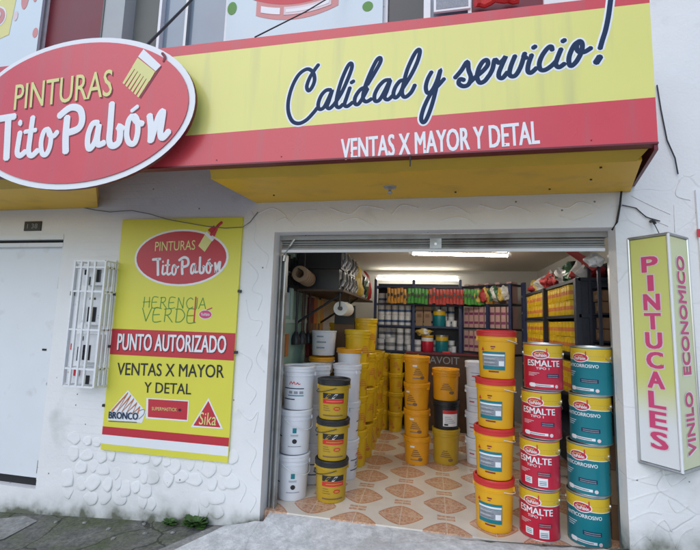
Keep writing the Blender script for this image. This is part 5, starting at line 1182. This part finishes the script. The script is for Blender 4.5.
for k in range(7):
    lab = f'black brush on the left wall hook row, {["nearest","second","third","fourth","fifth","sixth","farthest"][k]} from the door'
    if hb is None:
        hb = thing('brush', lab, 'brush', (-.085, .40, 2.02), 0, 'black brushes hanging high on the left wall')
        mb = MB(); mb.box((-.012, -.012, .12), (.012, .012, .30), BLACK); mb.build('handle', hb, smooth=False)
        mb = MB(); mb.box((-.02, -.035, -.02), (.02, .035, .10), BLACK); mb.build('bristles', hb, smooth=False); mb = MB(); mb.box((-.022, -.036, .10), (.022, .036, .12), TIN); mb.build('ferrule', hb, smooth=False)
    else: dup(hb, (-.085, .40+.085*k, 2.02+.03*(k % 2)), 0, lab)
# hanging black brushes and orange boards on the left wall
for k in range(4):
    t = thing('broom', ['black broom hanging nearest the door on the left wall', 'black broom second along the left wall', 'black broom third along the left wall', 'black broom deepest along the left wall'][k], 'broom', (-.08+.03*(k % 2), .98+.13*k, 1.50), 0, 'black brooms on the left wall')
    mb = MB(); mb.tube([(0, 0, .0), (0, 0, .95)], .014, (BLACK, WOOD_D)[k % 2], 8); mb.build('handle', t)
    mb = MB(); mb.lathe([(.05, -.12), (.055, -.06), (.03, 0), (.016, .03)], BLACK, 14); mb.build('head', t)
for k in range(4):
    y = 1.58+.17*k; mb = MB(); mb.box((-.145, y, 1.20), (-.10, y+.155, 1.95), (MAROON, ORANGE_P, BAGY, P_ORA)[k]); mb.box((-.0998, y+.02, 1.5), (-.097, y+.13, 1.62), (KRAFT, BROWN, BROWN, KRAFT)[k])
    tag(mb.build('plank_pack', None, smooth=False), ['maroon upright pack on the left wall nearest the door', 'rust orange upright pack beside the maroon one', 'pale yellow upright pack on the left wall', 'bright orange upright pack farthest from the door'][k], 'pack', 'upright packs on the left wall')
mb = MB(); mb.box((.20, 1.66, 1.62), (.46, 1.74, 1.86), BLACK); tag(mb.build('black_box', None, smooth=False), 'flat black box behind the nearest yellow stack below the paper roll', 'box'); mb = MB(); mb.box((.20, 1.655, 0), (.46, 1.75, 1.617), BROWN); tag(mb.build('carton', None, smooth=False), 'tall brown carton carrying the flat black box at the left', 'carton')
# ------------------------------------------------------------------ fluorescent tubes
for (a, b, lab) in (((1.175, 1.85, 2.565), (2.36, 1.93, 2.55), 'lit fluorescent tube on the ceiling near the doorway'), ((.42, 4.05, 2.470), (1.90, 4.05, 2.462), 'lit fluorescent tube high on the back wall')):
    t = thing('tube_light', lab, 'lamp', (0,0,0)); a, b = Vector(a), Vector(b)
    mb = MB(); mb.tube([a, b], .019, TUBE if a.y < 3 else TUBE_B, 12); mb.build('tube', t)
    d = (b-a).normalized()
    for p, s_ in ((a, -1), (b, 1)): mb = MB(); mb.tube([p+d*s_*.002, p+d*s_*.05], .026, WHITE_METAL, 12); mb.tube([p+d*s_*.03, p+d*s_*.03+Vector((0, .02 if p.y < 3 else .10, .06))], .012, WHITE_METAL, 8); mb.build('lamp_holder', t)
    mb = MB(); mb.prism([a+Vector((0, .03 if a.y < 3 else .09, .050)), b+Vector((0, .03 if a.y < 3 else .09, .050)), b+Vector((0, .03 if a.y < 3 else .09, .085)), a+Vector((0, .03 if a.y < 3 else .09, .085))], (0, .02, 0), WHITE_METAL); mb.build('batten', t, smooth=False)
bpy.context.view_layer.update()
